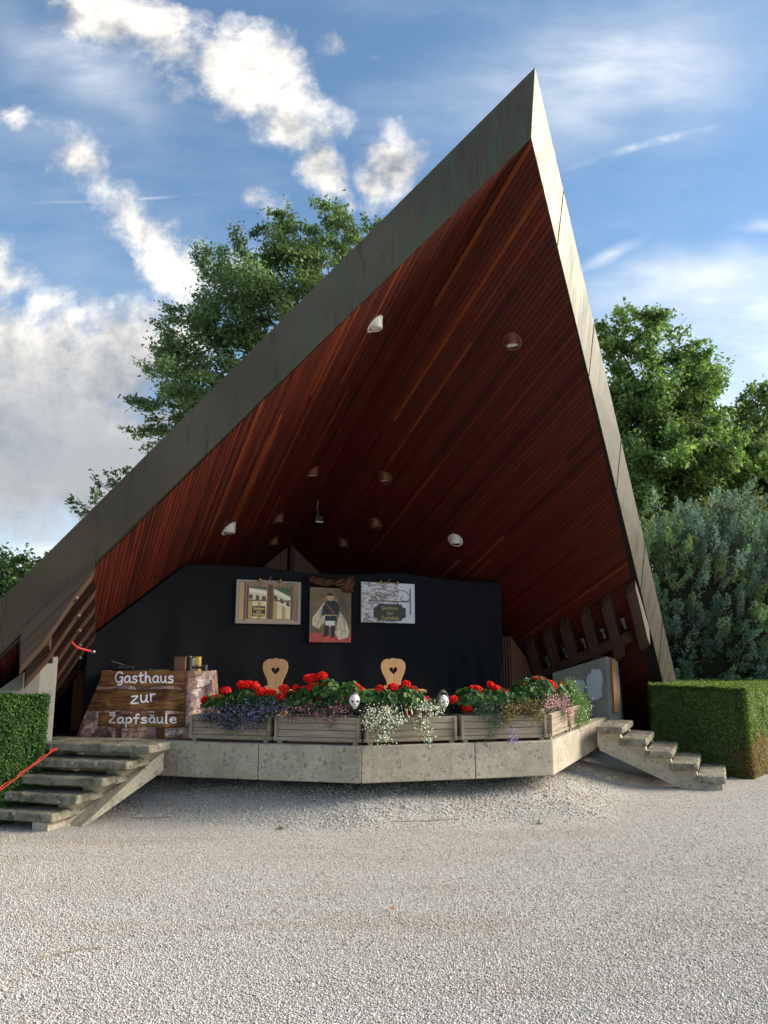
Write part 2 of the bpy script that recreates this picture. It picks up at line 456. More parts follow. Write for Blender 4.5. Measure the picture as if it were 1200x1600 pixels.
# ------------------------------------------------------------------ stage outline
C1, C2, C3, LL = (at_z(565, 1166, .75)[:2], at_z(863, 1157, .75)[:2], at_z(930, 1128, .75)[:2], at_z(250, 1157, .75)[:2])
dA = (LL - C1) / np.linalg.norm(LL - C1); LE = LL + dA * 1.45
dC = (C3 - C2) / np.linalg.norm(C3 - C2); CE = C3 + dC * 1.6
def lip_depth(x, y):
    """how far inside the stage outline a point lies (negative in front of it)"""
    out = None
    for a, b in ((LE, C1), (C1, C2), (C2, CE)):
        e = (b - a) / np.linalg.norm(b - a); n = np.array([-e[1], e[0]])
        dd = (x - a[0]) * n[0] + (y - a[1]) * n[1]
        out = dd if out is None else np.minimum(out, dd)
    return out
def ground_z(x, y):
    dd = lip_depth(x, y)
    return .24 * sstep(-.75, .55, dd) * (1 + .35 * (fbm(x * 2.2, y * 2.2, 3) - .5)) + .012 * (fbm(x * .8, y * .8, 9) - .5)

# ------------------------------------------------------------------ ground
def ground():
    xs = np.concatenate([[-400, -150, -60, -25, -12], np.arange(-9, 9.01, .12), [12, 25, 60, 150, 400]])
    ys = np.concatenate([[-400, -120, -40, -10, -2], np.arange(1.5, 14.5, .12), [18, 28, 60, 150, 400]])
    X, Y = np.meshgrid(xs, ys)
    Z = ground_z(X, Y)
    V = np.stack([X.ravel(), Y.ravel(), Z.ravel()], 1)
    nx = len(xs)
    i = np.arange(len(ys) - 1)[:, None] * nx + np.arange(nx - 1)[None, :]
    F = np.stack([i, i + 1, i + 1 + nx, i + nx], -1).reshape(-1, 4)
    o = np_mesh('ground', V, F, M['gravel'], smooth=True)
    tag(o, 'grey gravel ground in front of the stage', 'ground', kind='structure')
ground()
def pebbles():
    n = 330000
    u = rng.random(n) ** 1.15
    Y = 2.7 * (11.5 / 2.7) ** u
    X = (rng.random(n) * 2 - 1) * (Y * .56 + .3)
    Z = ground_z(X, Y)
    dd = lip_depth(X, Y)
    mound = sstep(-.85, -.2, dd)
    r = (.0034 + .0050 * rng.random(n) ** 1.8) * (1 + mound * 1.5 * rng.random(n))
    keep = (dd < .9)
    X, Y, Z, r, mound = X[keep], Y[keep], Z[keep], r[keep], mound[keep]
    n = len(X)
    base = np.array([(1, 0, 0), (0, 1, 0), (-1, 0, 0), (0, -1, 0), (.1, .1, .55), (0, 0, -.5)], np.float32)
    V = base[None] * r[:, None, None] * (.65 + .7 * rng.random((n, 6, 1)))
    a = rng.random(n) * 6.283
    ca, sa = np.cos(a)[:, None], np.sin(a)[:, None]
    x, y = V[..., 0] * ca - V[..., 1] * sa, V[..., 0] * sa + V[..., 1] * ca
    z = V[..., 2] + (rng.random((n, 1)) - .5) * (x + y) * .8
    V = np.stack([x + X[:, None], y + Y[:, None], z + Z[:, None] + r[:, None] * .25], -1)
    t = np.array([(0, 1, 4), (1, 2, 4), (2, 3, 4), (3, 0, 4), (1, 0, 5), (2, 1, 5), (3, 2, 5), (0, 3, 5)])
    F = (t[None] + np.arange(n)[:, None, None] * 6).reshape(-1, 3)
    b = rng.random(n) * .92 + .22 * (fbm(X * .5, Y * 1.8, 44) - .5)
    g1 = np.array([.49, .47, .435]); g2 = np.array([.80, .775, .73]); tan = np.array([.45, .36, .25]); dk = np.array([.13, .12, .115])
    C = g1 + (g2 - g1) * b[:, None]
    k = rng.random(n)
    patch = sstep(.5, .68, fbm(X * .45 + 3, Y * 1.3, 21)) * .8 + 1.3 * np.exp(-((X - .4) / 1.7) ** 2 - ((Y - 5.6) / .75) ** 2) * (fbm(X * 1.2, Y * 3.5, 33) > .42)
    C[k < .12 + patch * .6] = (C * .5 + tan * .5)[k < .12 + patch * .6]
    C[k > .96] = dk
    C = np.repeat(C, 6, 0)
    o = np_mesh('gravel', V.reshape(-1, 3), F, M['pebble'], col=C * (1 - .06 * np.repeat(mound, 6)[:, None]))
    tag(o, 'loose pale grey gravel stones covering the ground', 'gravel', kind='stuff')
pebbles()

# ------------------------------------------------------------------ concert shell
shell = thing('concert_shell', 'tall pointed concert shell with copper edge and red plank ceiling', 'band shell', W(0, 0, 0))
SO = W(0, 0, 0)
def plank_side(side):
    """one sloping half of the ceiling: planks that run back along the ridge, with joints"""
    V, F, C, UV = [], [], [], []
    dt = .05
    nrm = np.array([0, 0, 1.]) - AX * MR + RX * GT * side; nrm /= np.linalg.norm(nrm)
    def pt(t, s, lift):
        f = (s + 60) / (S0 + 60)
        tt = t * f
        return W(s, side * tt, soffit_z(s, tt)) - nrm * lift
    for i in range(122):
        t0, t1 = i * dt + .004, (i + 1) * dt - .0025
        tm = (t0 + t1) / 2
        s_end = max(-3.8, S0 - (Z0 - GT * tm) / MR - .3)
        sf = S0 - .016 - .679 * (tm + .025)
        s = sf
        tone0 = random.random()
        while s > s_end + .02:
            L = random.uniform(1.2, 4.2)
            sb = max(s_end, s - L)
            if s == sf: sb = max(s_end, s - random.uniform(.4, 4.2))
            k = len(V); lift = random.uniform(0, .003)
            sA0, sA1 = (S0 - .014 - .679 * t0, S0 - .014 - .679 * t1) if s == sf else (s - .002, s - .002)
            V += [pt(t0, sA0, lift), pt(t1, sA1, lift), pt(t1, sb, lift), pt(t0, sb, lift)]
            F.append((k, k + 1, k + 2, k + 3))
            b = .55 * tone0 + .45 * random.random()
            c1, c2, c3 = np.array(hx('41180f')), np.array(hx('622416')), np.array(hx('8a4522'))
            c = c1 + (c2 - c1) * b
            if random.random() < .08: c = c2 + (c3 - c2) * random.random() * .7
            if random.random() < .06: c = c1 * .85
            C += [c] * 4
            off = random.random() * 50
            UV += [(sA0 + off, t0 + off), (sA1 + off, t1 + off), (sb + off, t1 + off), (sb + off, t0 + off)]
            s = sb
    o = np_mesh('ceiling', V, F, M['plank'], shell, np.array(C), SO)
    ul = o.data.uv_layers.new(name='UVMap')
    ul.data.foreach_set('uv', np.array(UV, np.float32).ravel())
    # boarding behind the planks
    m = MB()
    sb = -3.85
    ring = [(S0 - .016, 0), (S0 - .016 - .576 * 7.5, 6.36), (sb, 4.25), (sb, 0)]
    lo = [W(s, side * t, soffit_z(s, t) + .012) for s, t in ring]
    hi = [W(s, side * t, soffit_z(s, t) + .05) for s, t in ring]
    m.prism(lo, hi).build('boarding', M['backing'], shell, off=SO)
    return o
plank_side(-1); plank_side(1)
TI, TO = (3.82, 7.27), (3.93, 8.06)
def edge_in(k, side): return W(TI[0] - .576 * k, side * .848 * k, TI[1] - k)
def edge_out(k, side): return W(TO[0] - .549 * k, side * .821 * k, TO[1] - k)
for side in (-1, 1):
    # the copper band along the open edge: sheets meeting at folded seams
    m = MB()
    joints = [0, .55, 1.9, 3.15, 4.3, 5.6, 8.2] if side < 0 else [0, .85, 2.05, 3.3, 4.6, 5.7, 8.2]
    n_out = AX * .83 + RX * side * .55
    for a, b in zip(joints[:-1], joints[1:]):
        g0, g1 = (0 if a == 0 else .001), .001
        q = []
        for k0, fn in ((a + g0, edge_in), (b - g1, edge_in), (b - g1 + .11, edge_out), (a + g0 + (.0 if a == 0 else .11), edge_out)):
            q.append(fn(k0, side))
        back = [p - n_out * .012 for p in q]
        uvq = [(a, 0), (b, 0), (b, 1), (a, 1)]
        k = len(m.v)
        m.add(q + back, [(0, 1, 2, 3), (7, 6, 5, 4), (0, 4, 5, 1), (1, 5, 6, 2), (2, 6, 7, 3), (3, 7, 4, 0)], None, [uvq] * 6)
        if b < 8:
            p0, p1 = edge_in(b, side) + n_out * .004, edge_out(b + .11, side) + n_out * .004
            m.tube([p0, p1], .0035, 6)
    m.build('copper_edge', M['copper'], shell, off=SO)
    # roof skin
    m = MB()
    GTO = (1 - MR * .549) / .821
    def out_top(s, t): return TO[1] - MR * (TO[0] - s) - GTO * t
    ring = [(TO[0] - .03, 0), (TO[0] - .549 * 8 - .03, .821 * 8), (-4., (out_top(-4., 0)) / GTO), (-4., 0)]
    hi = [W(s, side * t, out_top(s, t) - .004) for s, t in ring]
    lo = [p - np.array([0, 0, .06]) for p in hi]
    m.prism(lo, hi).build('roof', M['copper'], shell, off=SO)
# back gable with boards and a post
m = MB()
for side in (-1, 1):
    x = .06
    while x < 4.0:
        x1 = x + .135
        zt0, zt1 = soffit_z(-3.5, x) + .01, soffit_z(-3.5, x1) + .01
        if zt1 < .2: break
        lo = [W(-3.5 - (.006 if int(x / .14) % 2 else 0), side * a, z) for a, z in ((x + .003, 0), (x1 - .003, 0), (x1 - .003, zt1), (x + .003, zt0))]
        hi = [p - AX * .03 for p in lo]
        uvb = [[(z, a + x * 7) for a, z in ((x, 0), (x1, 0), (x1, zt1), (x, zt0))]] * 6
        m.add(lo + hi, [(0, 1, 2, 3), (7, 6, 5, 4), (0, 4, 5, 1), (1, 5, 6, 2), (2, 6, 7, 3), (3, 7, 4, 0)], None, uvb)
        x = x1
m.build('gable_wall', M['gable'], shell, off=SO)
m = MB(); m.bar(W(-3.44, 0, 0), W(-3.44, 0, 3.7), .09, .07, tuple(AX)).build('gable_post', M['timber'], shell, off=SO)
m = MB(); m.prism([W(-3.56, t, 0) for t in (-4.4, 4.4)] + [W(-3.56, 0, 3.9)], [W(-3.6, t, 0) for t in (-4.4, 4.4)] + [W(-3.6, 0, 3.9)]).build('gable_backing', M['backing'], shell, off=SO)

# concrete piers, timber seat beam and the fan of corbels, mirrored
for side in (-1, 1):
    pr = [(.14, 4.10), (.20, 4.28), (-.10, 5.45), (-1.2, 4.30), (-.71, 3.68)]
    zt = [1.70, 1.66, .58, .90, 1.42]
    if side > 0: pr[2], zt[2] = (-.4, 4.92), .9
    else: pr[2], zt[2], pr[3], pr[4] = (.15, 5.3), .86, (-1.5, 4.5), (-1.45, 4.25)
    lo = [W(s, side * t, -.1) for s, t in pr]; hi = [W(s, side * t, z) for (s, t), z in zip(pr, zt)]
    m = MB(); m.prism(lo, hi)
    pier = m.build('pier', M['concrete'], shell, off=SO, bevel=.012)
    if side > 0:
        # pale patches of filler on the face towards the stage
        a, b = W(*pr[0], 0), W(*pr[4], 0); e = (b - a); Lp = np.linalg.norm(e); e /= Lp
        nf = np.cross(e, [0, 0, 1.]); nf = nf if nf @ RX < 0 else -nf
        for cx, cz, rx_, rz_, sd_ in ((.21, 1.25, .13, .25, 1), (.50, 1.18, .11, .18, 2)):
            ring = []
            for q in range(60):
                an = 2 * math.pi * q / 60
                rr = 1 + .5 * (fbm(np.array(math.cos(an) * 1.8 + sd_ * 9), np.array(math.sin(an) * 1.8 + 3), sd_, 3) - .5) * 2
                ring.append((cx + math.cos(an) * rx_ * rr, cz + math.sin(an) * rz_ * rr))
            pa = MB(); pa.prism([a + e * u + np.array([0, 0, z]) + nf * .001 for u, z in ring], [a + e * u + np.array([0, 0, z]) + nf * .005 for u, z in ring])
            pa.build('filler_patch', M['filler'], pier, off=SO)
        st = MB(); f0 = (W(*pr[0], 0) + W(*pr[1], 0)) / 2 + AX * .028
        st.bar(f0 + np.array([0, 0, .82]), f0 + np.array([0, 0, 1.66]), .075, .03, tuple(AX))
        st.build('wood_strip', M['strip'], pier, off=SO, bevel=.003)
    # beam that carries the corbels
    m = MB()
    lt_ = .16 if side < 0 else 0
    b0, b1 = W(.66, side * (4.14 + lt_), soffit_z(.66, 4.14 + lt_) - .21), W(-1.2, side * (3.86 + lt_), soffit_z(-1.2, 3.86 + lt_) - .19)
    m.bar(b0, b1, .14, .15)
    m.build('seat_beam', M['timber'], shell, off=SO, bevel=.008)
    for i in range(6):
        sc, tt = ((1.14, 3.74), (.67, 3.66), (.25, 3.60), (-.19, 3.54), (-.58, 3.49), (-1.0, 3.45))[i]
        if side < 0: tt += .17
        th = .098
        L = .52
        def q(dt_, dn, ds):
            t = tt + dt_; s = sc + ds - .62 * dt_
            return W(s, side * t, soffit_z(s, t) - .012 - dn)
        prof = [(0, .0), (-.03, .17), (.18, .22), (L - .05, .33), (L + .08, .27), (L + .08, .0)] if side > 0 else [(0, .0), (-.02, .12), (.16, .20), (L - .12, .36), (L + .08, .40), (L + .10, .0)]
        m = MB()
        lo = [q(a, b, -th) for a, b in prof]; hi = [q(a, b, th) for a, b in prof]
        n = len(prof); k = 0
        uvs = [[(a * 1., b + i) for a, b in prof][::-1], [(a * 1., b + i + 5) for a, b in prof]] + [[(prof[j][0], 0 + i), (prof[(j + 1) % n][0] + .1, 0 + i), (prof[(j + 1) % n][0] + .1, .12 + i), (prof[j][0], .12 + i)] for j in range(n)]
        m.add(lo + hi, [list(range(n))[::-1], list(range(n, 2 * n))] + [(j, (j + 1) % n, n + (j + 1) % n, n + j) for j in range(n)], None, uvs)
        cb = m.build('corbel', M['timber_face'] if i == 0 else M['timber'], shell, off=SO, bevel=.006)
        # bolt head on the inner face
        c = np.array(q(.13, .19, 0)); bt = MB()
        M4 = Matrix.Translation(Vector(c)) @ Vector((-RX * side * .75 - np.array([0, 0, .66])).tolist()).to_track_quat('Z', 'Y').to_matrix().to_4x4()
        bt.lathe([(.03, -.01), (.03, .012), (.018, .02)], 8, M4).build('bolt', M['dark_steel'], cb, off=SO)
    # steel cups between the corbels
    for i in range(5 if side > 0 else 0):
        f = (i + .5) / 5
        sc, tt = .92 - 2.0 * f, 3.98 - .28 * f
        base = W(sc, side * tt, soffit_z(sc, tt) - .20)
        dirv = Vector((-RX * side * .35 + np.array([0, 0, .94])).tolist())
        m = MB(); M4 = Matrix.Translation(Vector(base)) @ dirv.to_track_quat('Z', 'Y').to_matrix().to_4x4()
        m.lathe([(.02, -.10), (.028, 0), (.045, .03), (.048, .08), (.04, .08)], 12, M4).build('steel_shoe', M['dark_steel'], shell, off=SO, smooth=False)

# boarded side screens beside the curtain
for side in (1, -1):
    sc = thing('wood_screen', 'brown boarded screen beside the %s edge of the black curtain' % ('right' if side > 0 else 'left'), 'wood screen', W(-.95, side * 3.2, .75), group='boarded screens beside the curtain')
    o3 = W(-.95, side * 3.2, .75)
    a, b, c = W(-1.0, side * 2.72, 0), W(-.93, side * 3.0, 0), W(-1.35, side * 3.78, 0)
    def ztop(p):
        s, t = (p - Q0) @ AX, (p - Q0) @ RX
        return soffit_z(s, t) - .06
    m = MB(); n = 6
    for i in range(n):
        p0, p1 = a + (b - a) * (i + .06) / n, a + (b - a) * (i + .7) / n
        up0, up1 = [p + np.array([0, 0, min(2.02, ztop(p))]) for p in (p0, p1)]
        lo = [p0 + np.array([0, 0, .75]), p1 + np.array([0, 0, .75]), up1, up0]
        hi = [p - AX * .03 for p in lo]
        m.add(lo + hi, [(0, 1, 2, 3), (7, 6, 5, 4), (0, 4, 5, 1), (1, 5, 6, 2), (2, 6, 7, 3), (3, 7, 4, 0)], None, [[(.75, i), (.75, i + .05), (2, i + .05), (2, i)]] * 6)
    m.build('slat', M['timber'], sc, off=o3).name = 'slats'
    m = MB()
    lo = [b + np.array([0, 0, .75]), c + np.array([0, 0, .75]), c + np.array([0, 0, ztop(c)]), b + np.array([0, 0, min(2.04, ztop(b))])]
    hi = [p - AX * .03 for p in lo]
    m.add(lo + hi, [(0, 1, 2, 3), (7, 6, 5, 4), (0, 4, 5, 1), (1, 5, 6, 2), (2, 6, 7, 3), (3, 7, 4, 0)], None, [[(.75, 0), (.75, .9), (1.4, .9), (2, 0)]] * 6)
    m.build('panel', M['gable'], sc, off=o3)

# ------------------------------------------------------------------ stage slab
stage = thing('stage', 'low polygonal stage with pebbled concrete edge', 'stage', (0.8, 10.5, 0))
STO = np.array([.8, 10.5, 0])
def p3(p, z): return np.array([p[0], p[1], z])
def edge_panel(a, b, n_in):
    m = MB()
    lo, hi = [], []
    ring = [a, b, b + n_in, a + n_in]
    m.prism([p3(p, .367) for p in ring], [p3(p, .75) for p in ring])
    m.build('edge_panel', M['lip'], stage, off=STO, bevel=.01)
nA, nB, nC = [np.array([-(b - a)[1], (b - a)[0]]) / np.linalg.norm(b - a) * .16 for a, b in ((LL, C1), (C1, C2), (C2, C3))]
def along(a, b, d): return a + (b - a) / np.linalg.norm(b - a) * d
jA = at_z(404, 1162, .75)[:2]; jB = at_z(742, 1161, .75)[:2]
cen = np.array([.3, 10.8])
def panel(a, b, ma, mb):
    m = MB(); ring = [a, b, mb, ma]
    m.prism([p3(p, .367) for p in ring], [p3(p, .75) for p in ring])
    m.build('edge_panel', M['lip'], stage, off=STO, bevel=.012)
i1 = C1 + (cen - C1) / np.linalg.norm(cen - C1) * .2; i2 = C2 + (cen - C2) / np.linalg.norm(cen - C2) * .2
eA = (C1 - LE) / np.linalg.norm(C1 - LE) * .003; eB = (C2 - C1) / np.linalg.norm(C2 - C1) * .003
panel(LE, jA - eA, LE + nA, jA - eA + nA)
panel(jA + eA, C1, jA + eA + nA, i1)
panel(C1, jB - eB, i1, jB - eB + nB)
panel(jB + eB, C2, jB + eB + nB, i2)
panel(C2, CE, i2, CE + nC)
m = MB()
ring = [LE + nA * 1.02, i1 + (cen - i1) * .004, i2 + (cen - i2) * .004, CE + nC * 1.02, W(-3.4, 4, 0)[:2], W(-3.4, -4, 0)[:2]]
m.prism([p3(p, .5) for p in ring], [p3(p, .742) for p in ring]).build('floor', M['floor'], stage, off=STO)
m = MB()
ring = [LE + (cen - LE) * .3, C1 + (cen - C1) * .42, C2 + (cen - C2) * .42, CE + (cen - CE) * .3, W(-3.2, 3.6, 0)[:2], W(-3.2, -3.6, 0)[:2]]
m.prism([p3(p, -.1) for p in ring], [p3(p, .5) for p in ring]).build('plinth', M['concrete'], stage, off=STO)

# ------------------------------------------------------------------ stairs
def rough_block(ring, z0, z1, seed, amp=.008):
    """a weathered slab: subdivided box with worn, uneven edges"""
    bm = bmesh.new()
    lo = [bm.verts.new((*p, z0)) for p in ring]; hi = [bm.verts.new((*p, z1)) for p in ring]
    n = len(ring)
    bm.faces.new(lo[::-1]); bm.faces.new(hi)
    for i in range(n): bm.faces.new((lo[i], lo[(i + 1) % n], hi[(i + 1) % n], hi[i]))
    bmesh.ops.bevel(bm, geom=bm.edges[:], offset=.014, segments=1, affect='EDGES')
    bmesh.ops.subdivide_edges(bm, edges=[e for e in bm.edges if e.calc_length() > .2], cuts=14, use_grid_fill=True)
    r = random.Random(seed)
    from mathutils import noise as mn
    for v in bm.verts:
        d_ = mn.noise_vector(v.co * 9 + Vector((seed, 0, 0))) * amp + mn.noise_vector(v.co * 30) * amp * .5
        v.co += d_
    bmesh.ops.recalc_face_normals(bm, faces=bm.faces)
    return bm
def stair(label, fr, step, ln, length, depth, rise, z1, right_side):
    """fr: outer corner of the top tread, step: shift per tread, ln: unit vector along a tread"""
    fr, step, ln = np.array(fr), np.array(step), np.array(ln)
    dp = np.array([-ln[1], ln[0]]); dp = dp if dp @ step < 0 else -dp      # towards the stage
    base = fr + step * 2 + ln * length / 2
    root = thing('concrete_stair', label, 'stair', (*base, 0), group='concrete stairs at the ends of the stage')
    o3 = np.array([*base, 0])
    for i in range(5):
        z = z1 - rise * i
        c = fr + step * i
        j = np.array([random.uniform(-.012, .012) for _ in range(2)])
        ring = [c + j, c + ln * length + j, c + ln * length + dp * depth + j, c + dp * depth + j]
        bm = rough_block([p - base for p in ring], z - .088, z, i + (10 if right_side else 0))
        me = bpy.data.meshes.new('tread'); bm.to_mesh(me); bm.free()
        link_mesh('tread', me, M['step'], root)
    for k, off in enumerate((.07, length - .25)):
        m = MB()
        prof = []
        for i in range(5):
            z = z1 - rise * i - .09
            a = fr + step * i + ln * off
            prof += [(a + dp * (depth - .03), z), (a + dp * .04, z)]
            if i < 4: prof += [(a + dp * .04, z - rise)] if False else []
        last = fr + step * 4 + ln * off + dp * .04
        first = fr + ln * off + dp * (depth - .03)
        prof += [(last, -.1), (fr + step * 3.3 + ln * off + dp * .1, -.1), (first, .46)]
        lo = [p3(p, z) for p, z in prof]
        hi = [p3(p + ln * .18, z) for p, z in prof]
        m.prism(lo, hi).build('stringer', M['lip'], root, off=o3)
    return root
stair('mossy concrete stair of five slabs beside the printed tablecloth', (-2.46, 8.38), (-.20, -.105), (-.965, .26), 1.34, .44, .15, .772, False)
stair('mossy concrete stair of five slabs beside the brown-cornered hedge', (3.14, 10.50), (.308, -.05), (.40, .916), 1.3, .34, .15, .772, True)

# ------------------------------------------------------------------ black curtain
def curtain():
    s0 = -.62
    n, mrow = 260, 60
    t = np.linspace(-3.72, 2.62, n)
    top = np.minimum(2.93 + .02 * np.sin(t * 2.2) - .03 * np.abs(np.sin((t + 3.7) * 1.4)), np.array([soffit_z(s0, a) for a in t]) - .05)
    v = np.linspace(0, 1, mrow)
    T, Vv = np.meshgrid(t, v)
    Z = .77 + (top[None] - .77) * Vv
    fold = .035 * np.sin(T * 7 + 1.2 * np.sin(T * 2.3)) * (1.1 - Vv) + .03 * (fbm(T * 1.1, Z * 1.6, 15) - .5) + .012 * (fbm(T * 3, Z * 1.2, 5) - .5)
    right = sstep(1.0, 2.2, T)
    fold += right * .05 * np.sin(T * 24 + Z * 3.0) * (1 - Vv) ** 1.2
    fold += right * .02 * np.sin((T * .8 + Z) * 14) * (1 - Vv)
    Pts = Q0[None, None] + AX * (s0 + fold)[..., None] + RX * T[..., None] + np.array([0, 0, 1.]) * Z[..., None]
    i = np.arange(mrow - 1)[:, None] * n + np.arange(n - 1)[None]
    F = np.stack([i, i + 1, i + 1 + n, i + n], -1).reshape(-1, 4)
    loc = W(s0, 0, .77)
    o = np_mesh('curtain', Pts.reshape(-1, 3), F, M['black_cloth'], off=loc, smooth=True)
    o.location = loc.tolist()
    md = o.modifiers.new('thick', 'SOLIDIFY'); md.thickness = .006
    tag(o, 'black backdrop curtain across the back of the stage', 'curtain')
curtain()

# ------------------------------------------------------------------ drawing helpers for printed things
GLY = {
 'G': (.78, [[(.72, .86), (.55, 1.0), (.28, .92), (.08, .62), (.08, .3), (.26, .05), (.5, .06), (.68, .25), (.74, .5), (.5, .5)], [(.74, .5), (.72, .1), (.6, -.18), (.3, -.22)]]),
 'a': (.62, [[(.52, .52), (.36, .62), (.14, .5), (.06, .28), (.14, .06), (.32, .04), (.48, .22), (.52, .56)], [(.52, .56), (.52, .14), (.62, .02)]]),
 's': (.5, [[(.45, .54), (.28, .62), (.1, .5), (.18, .36), (.38, .28), (.44, .14), (.3, .0), (.06, .06)]]),
 't': (.46, [[(.22, .95), (.2, .4), (.22, .1), (.34, .0), (.44, .05)], [(.02, .64), (.44, .68)]]),
 'h': (.6, [[(.1, 1.0), (.08, .0)], [(.08, .34), (.24, .58), (.42, .56), (.48, .36), (.48, .12), (.56, .0)]]),
 'u': (.62, [[(.08, .6), (.08, .22), (.18, .03), (.36, .06), (.48, .28), (.5, .6)], [(.5, .6), (.5, .14), (.6, .0)]]),
 'z': (.6, [[(.08, .58), (.52, .62), (.3, .32), (.04, .02), (.56, .04)]]),
 'r': (.46, [[(.08, .6), (.1, .0)], [(.1, .34), (.22, .56), (.42, .58)]]),
 'Z': (.72, [[(.1, .84), (.62, .88), (.36, .48), (.06, .04), (.64, .04)], [(.08, 1.1), (.56, 1.14)]]),
 'p': (.6, [[(.1, .6), (.08, -.42)], [(.1, .44), (.28, .62), (.48, .5), (.5, .24), (.34, .06), (.1, .14)]]),
 'f': (.46, [[(.44, .92), (.3, 1.0), (.2, .84), (.2, .4), (.18, -.05)], [(.02, .56), (.42, .58)]]),
 'l': (.26, [[(.12, 1.0), (.1, .1), (.16, .0)]]),
 'e': (.56, [[(.08, .32), (.46, .36), (.4, .56), (.2, .6), (.07, .36), (.12, .1), (.3, .0), (.5, .1)]]),
}
GLY['ä'] = (GLY['a'][0], GLY['a'][1] + [[(.2, .82), (.21, .86)], [(.42, .84), (.43, .88)]])
def smooth_line(pts, n=6):
    pts = [pts[0]] + list(pts) + [pts[-1]]; out = []
    for i in range(1, len(pts) - 2):
        p0, p1, p2, p3_ = [np.array(p, float) for p in pts[i - 1:i + 3]]
        for k in range(n):
            t = k / n
            out.append(.5 * ((2 * p1) + (-p0 + p2) * t + (2 * p0 - 5 * p1 + 4 * p2 - p3_) * t * t + (-p0 + 3 * p1 - 3 * p2 + p3_) * t ** 3))
    out.append(np.array(pts[-2], float)); return out
def stroke(mask, X, Y, pts, wdt, soft):
    pts = smooth_line(pts) if len(pts) > 2 else [np.array(p, float) for p in pts]
    for a, b in zip(pts[:-1], pts[1:]):
        x0, x1 = min(a[0], b[0]) - wdt * 2, max(a[0], b[0]) + wdt * 2
        y0, y1 = min(a[1], b[1]) - wdt * 2, max(a[1], b[1]) + wdt * 2
        sel_ = (X >= x0) & (X <= x1) & (Y >= y0) & (Y <= y1)
        if not sel_.any(): continue
        xs, ys = X[sel_], Y[sel_]
        e = b - a; L = e @ e + 1e-9
        t = np.clip(((xs - a[0]) * e[0] + (ys - a[1]) * e[1]) / L, 0, 1)
        d_ = np.hypot(xs - a[0] - t * e[0], ys - a[1] - t * e[1])
        mask[sel_] = np.maximum(mask[sel_], 1 - sstep(wdt / 2 - soft, wdt / 2 + soft, d_))
def write(mask, X, Y, text, x0, x1, base, h, wdt, rise=0., soft=.35):
    """hand-lettered text between x0 and x1 with its baseline at y=base (y down), cap height h"""
    tot = sum(GLY[c][0] + .1 for c in text) - .1
    k = (x1 - x0) / tot; x = x0
    for c in text:
        wd_, st = GLY[c]
        for s in st:
            stroke(mask, X, Y, [(x + p[0] * k, base - rise * (x - x0) / (x1 - x0) - p[1] * h) for p in s], wdt, soft)
        x += (wd_ + .1) * k
def paint(C, mask, col):
    C[:] = C * (1 - mask[..., None]) + np.array(col) * mask[..., None]
def rect(X, Y, x0, y0, x1, y1, s=.5):
    return sstep(x0 - s, x0 + s, X) * (1 - sstep(x1 - s, x1 + s, X)) * sstep(y0 - s, y0 + s, Y) * (1 - sstep(y1 - s, y1 + s, Y))
def poly_mask(X, Y, pts):
    inside = np.zeros(X.shape, bool); n = len(pts)
    for i in range(n):
        (xa, ya), (xb, yb) = pts[i], pts[(i + 1) % n]
        c = ((ya > Y) != (yb > Y)) & (X < (xb - xa) * (Y - ya) / (yb - ya + 1e-9) + xa)
        inside ^= c
    return inside.astype(float)
def wood_paint(X, Y, a, b, seed, along_x=True, sc=1.):
    u, v = (X, Y) if along_x else (Y, X)
    g_ = fbm(u * .06 * sc, v * .9 * sc, seed); g2 = fbm(u * .02, v * .12, seed + 5)
    f = np.clip(g_ * 1.3 - .2 + (g2 - .5) * .8, 0, 1)
    return np.array(hx(a)) * (1 - f[..., None]) + np.array(hx(b)) * f[..., None]
def stone_paint(X, Y, seed, sc=1.):
    r = np.random.default_rng(seed)
    pts = r.random((170, 2)) * np.array([X.max() - X.min() + 10, Y.max() - Y.min() + 10]) + np.array([X.min() - 5, Y.min() - 5])
    pts[:, 0] = pts[:, 0]
    d1 = np.full(X.shape, 1e9); d2 = d1.copy(); idx = np.zeros(X.shape, int)
    wx, wy = (fbm(X * .15, Y * .15, seed + 1) - .5) * 12, (fbm(X * .15, Y * .15, seed + 2) - .5) * 12
    for i, (a, b) in enumerate(pts):
        d_ = np.hypot((X + wx - a) * 1.0, (Y + wy - b) * 1.35)
        nw = d_ < d1
        d2 = np.where(nw, d1, np.minimum(d2, d_)); idx = np.where(nw, i, idx); d1 = np.where(nw, d_, d1)
    pal = np.array([hx(h) for h in ('c0aa9c', 'a88c78', '9c8480', '86706f', 'd2c2ba', '8a6f5a', 'b0917a')])
    base = pal[r.integers(0, len(pal), 170)][idx]
    n = fbm(X * .35, Y * .35, seed + 4)[..., None]
    base = base * (.55 + .9 * n)
    gap = 1 - sstep(.2, 1.8, d2 - d1)
    paint(base, gap * .7, hx('5a4238'))
    dk = sstep(.6, .72, fbm(X * .12, Y * .12, seed + 9))
    paint(base, dk * .55, hx('4c3b40'))
    return np.clip(base * np.array([1.0, .93, .96]), 0, 1)

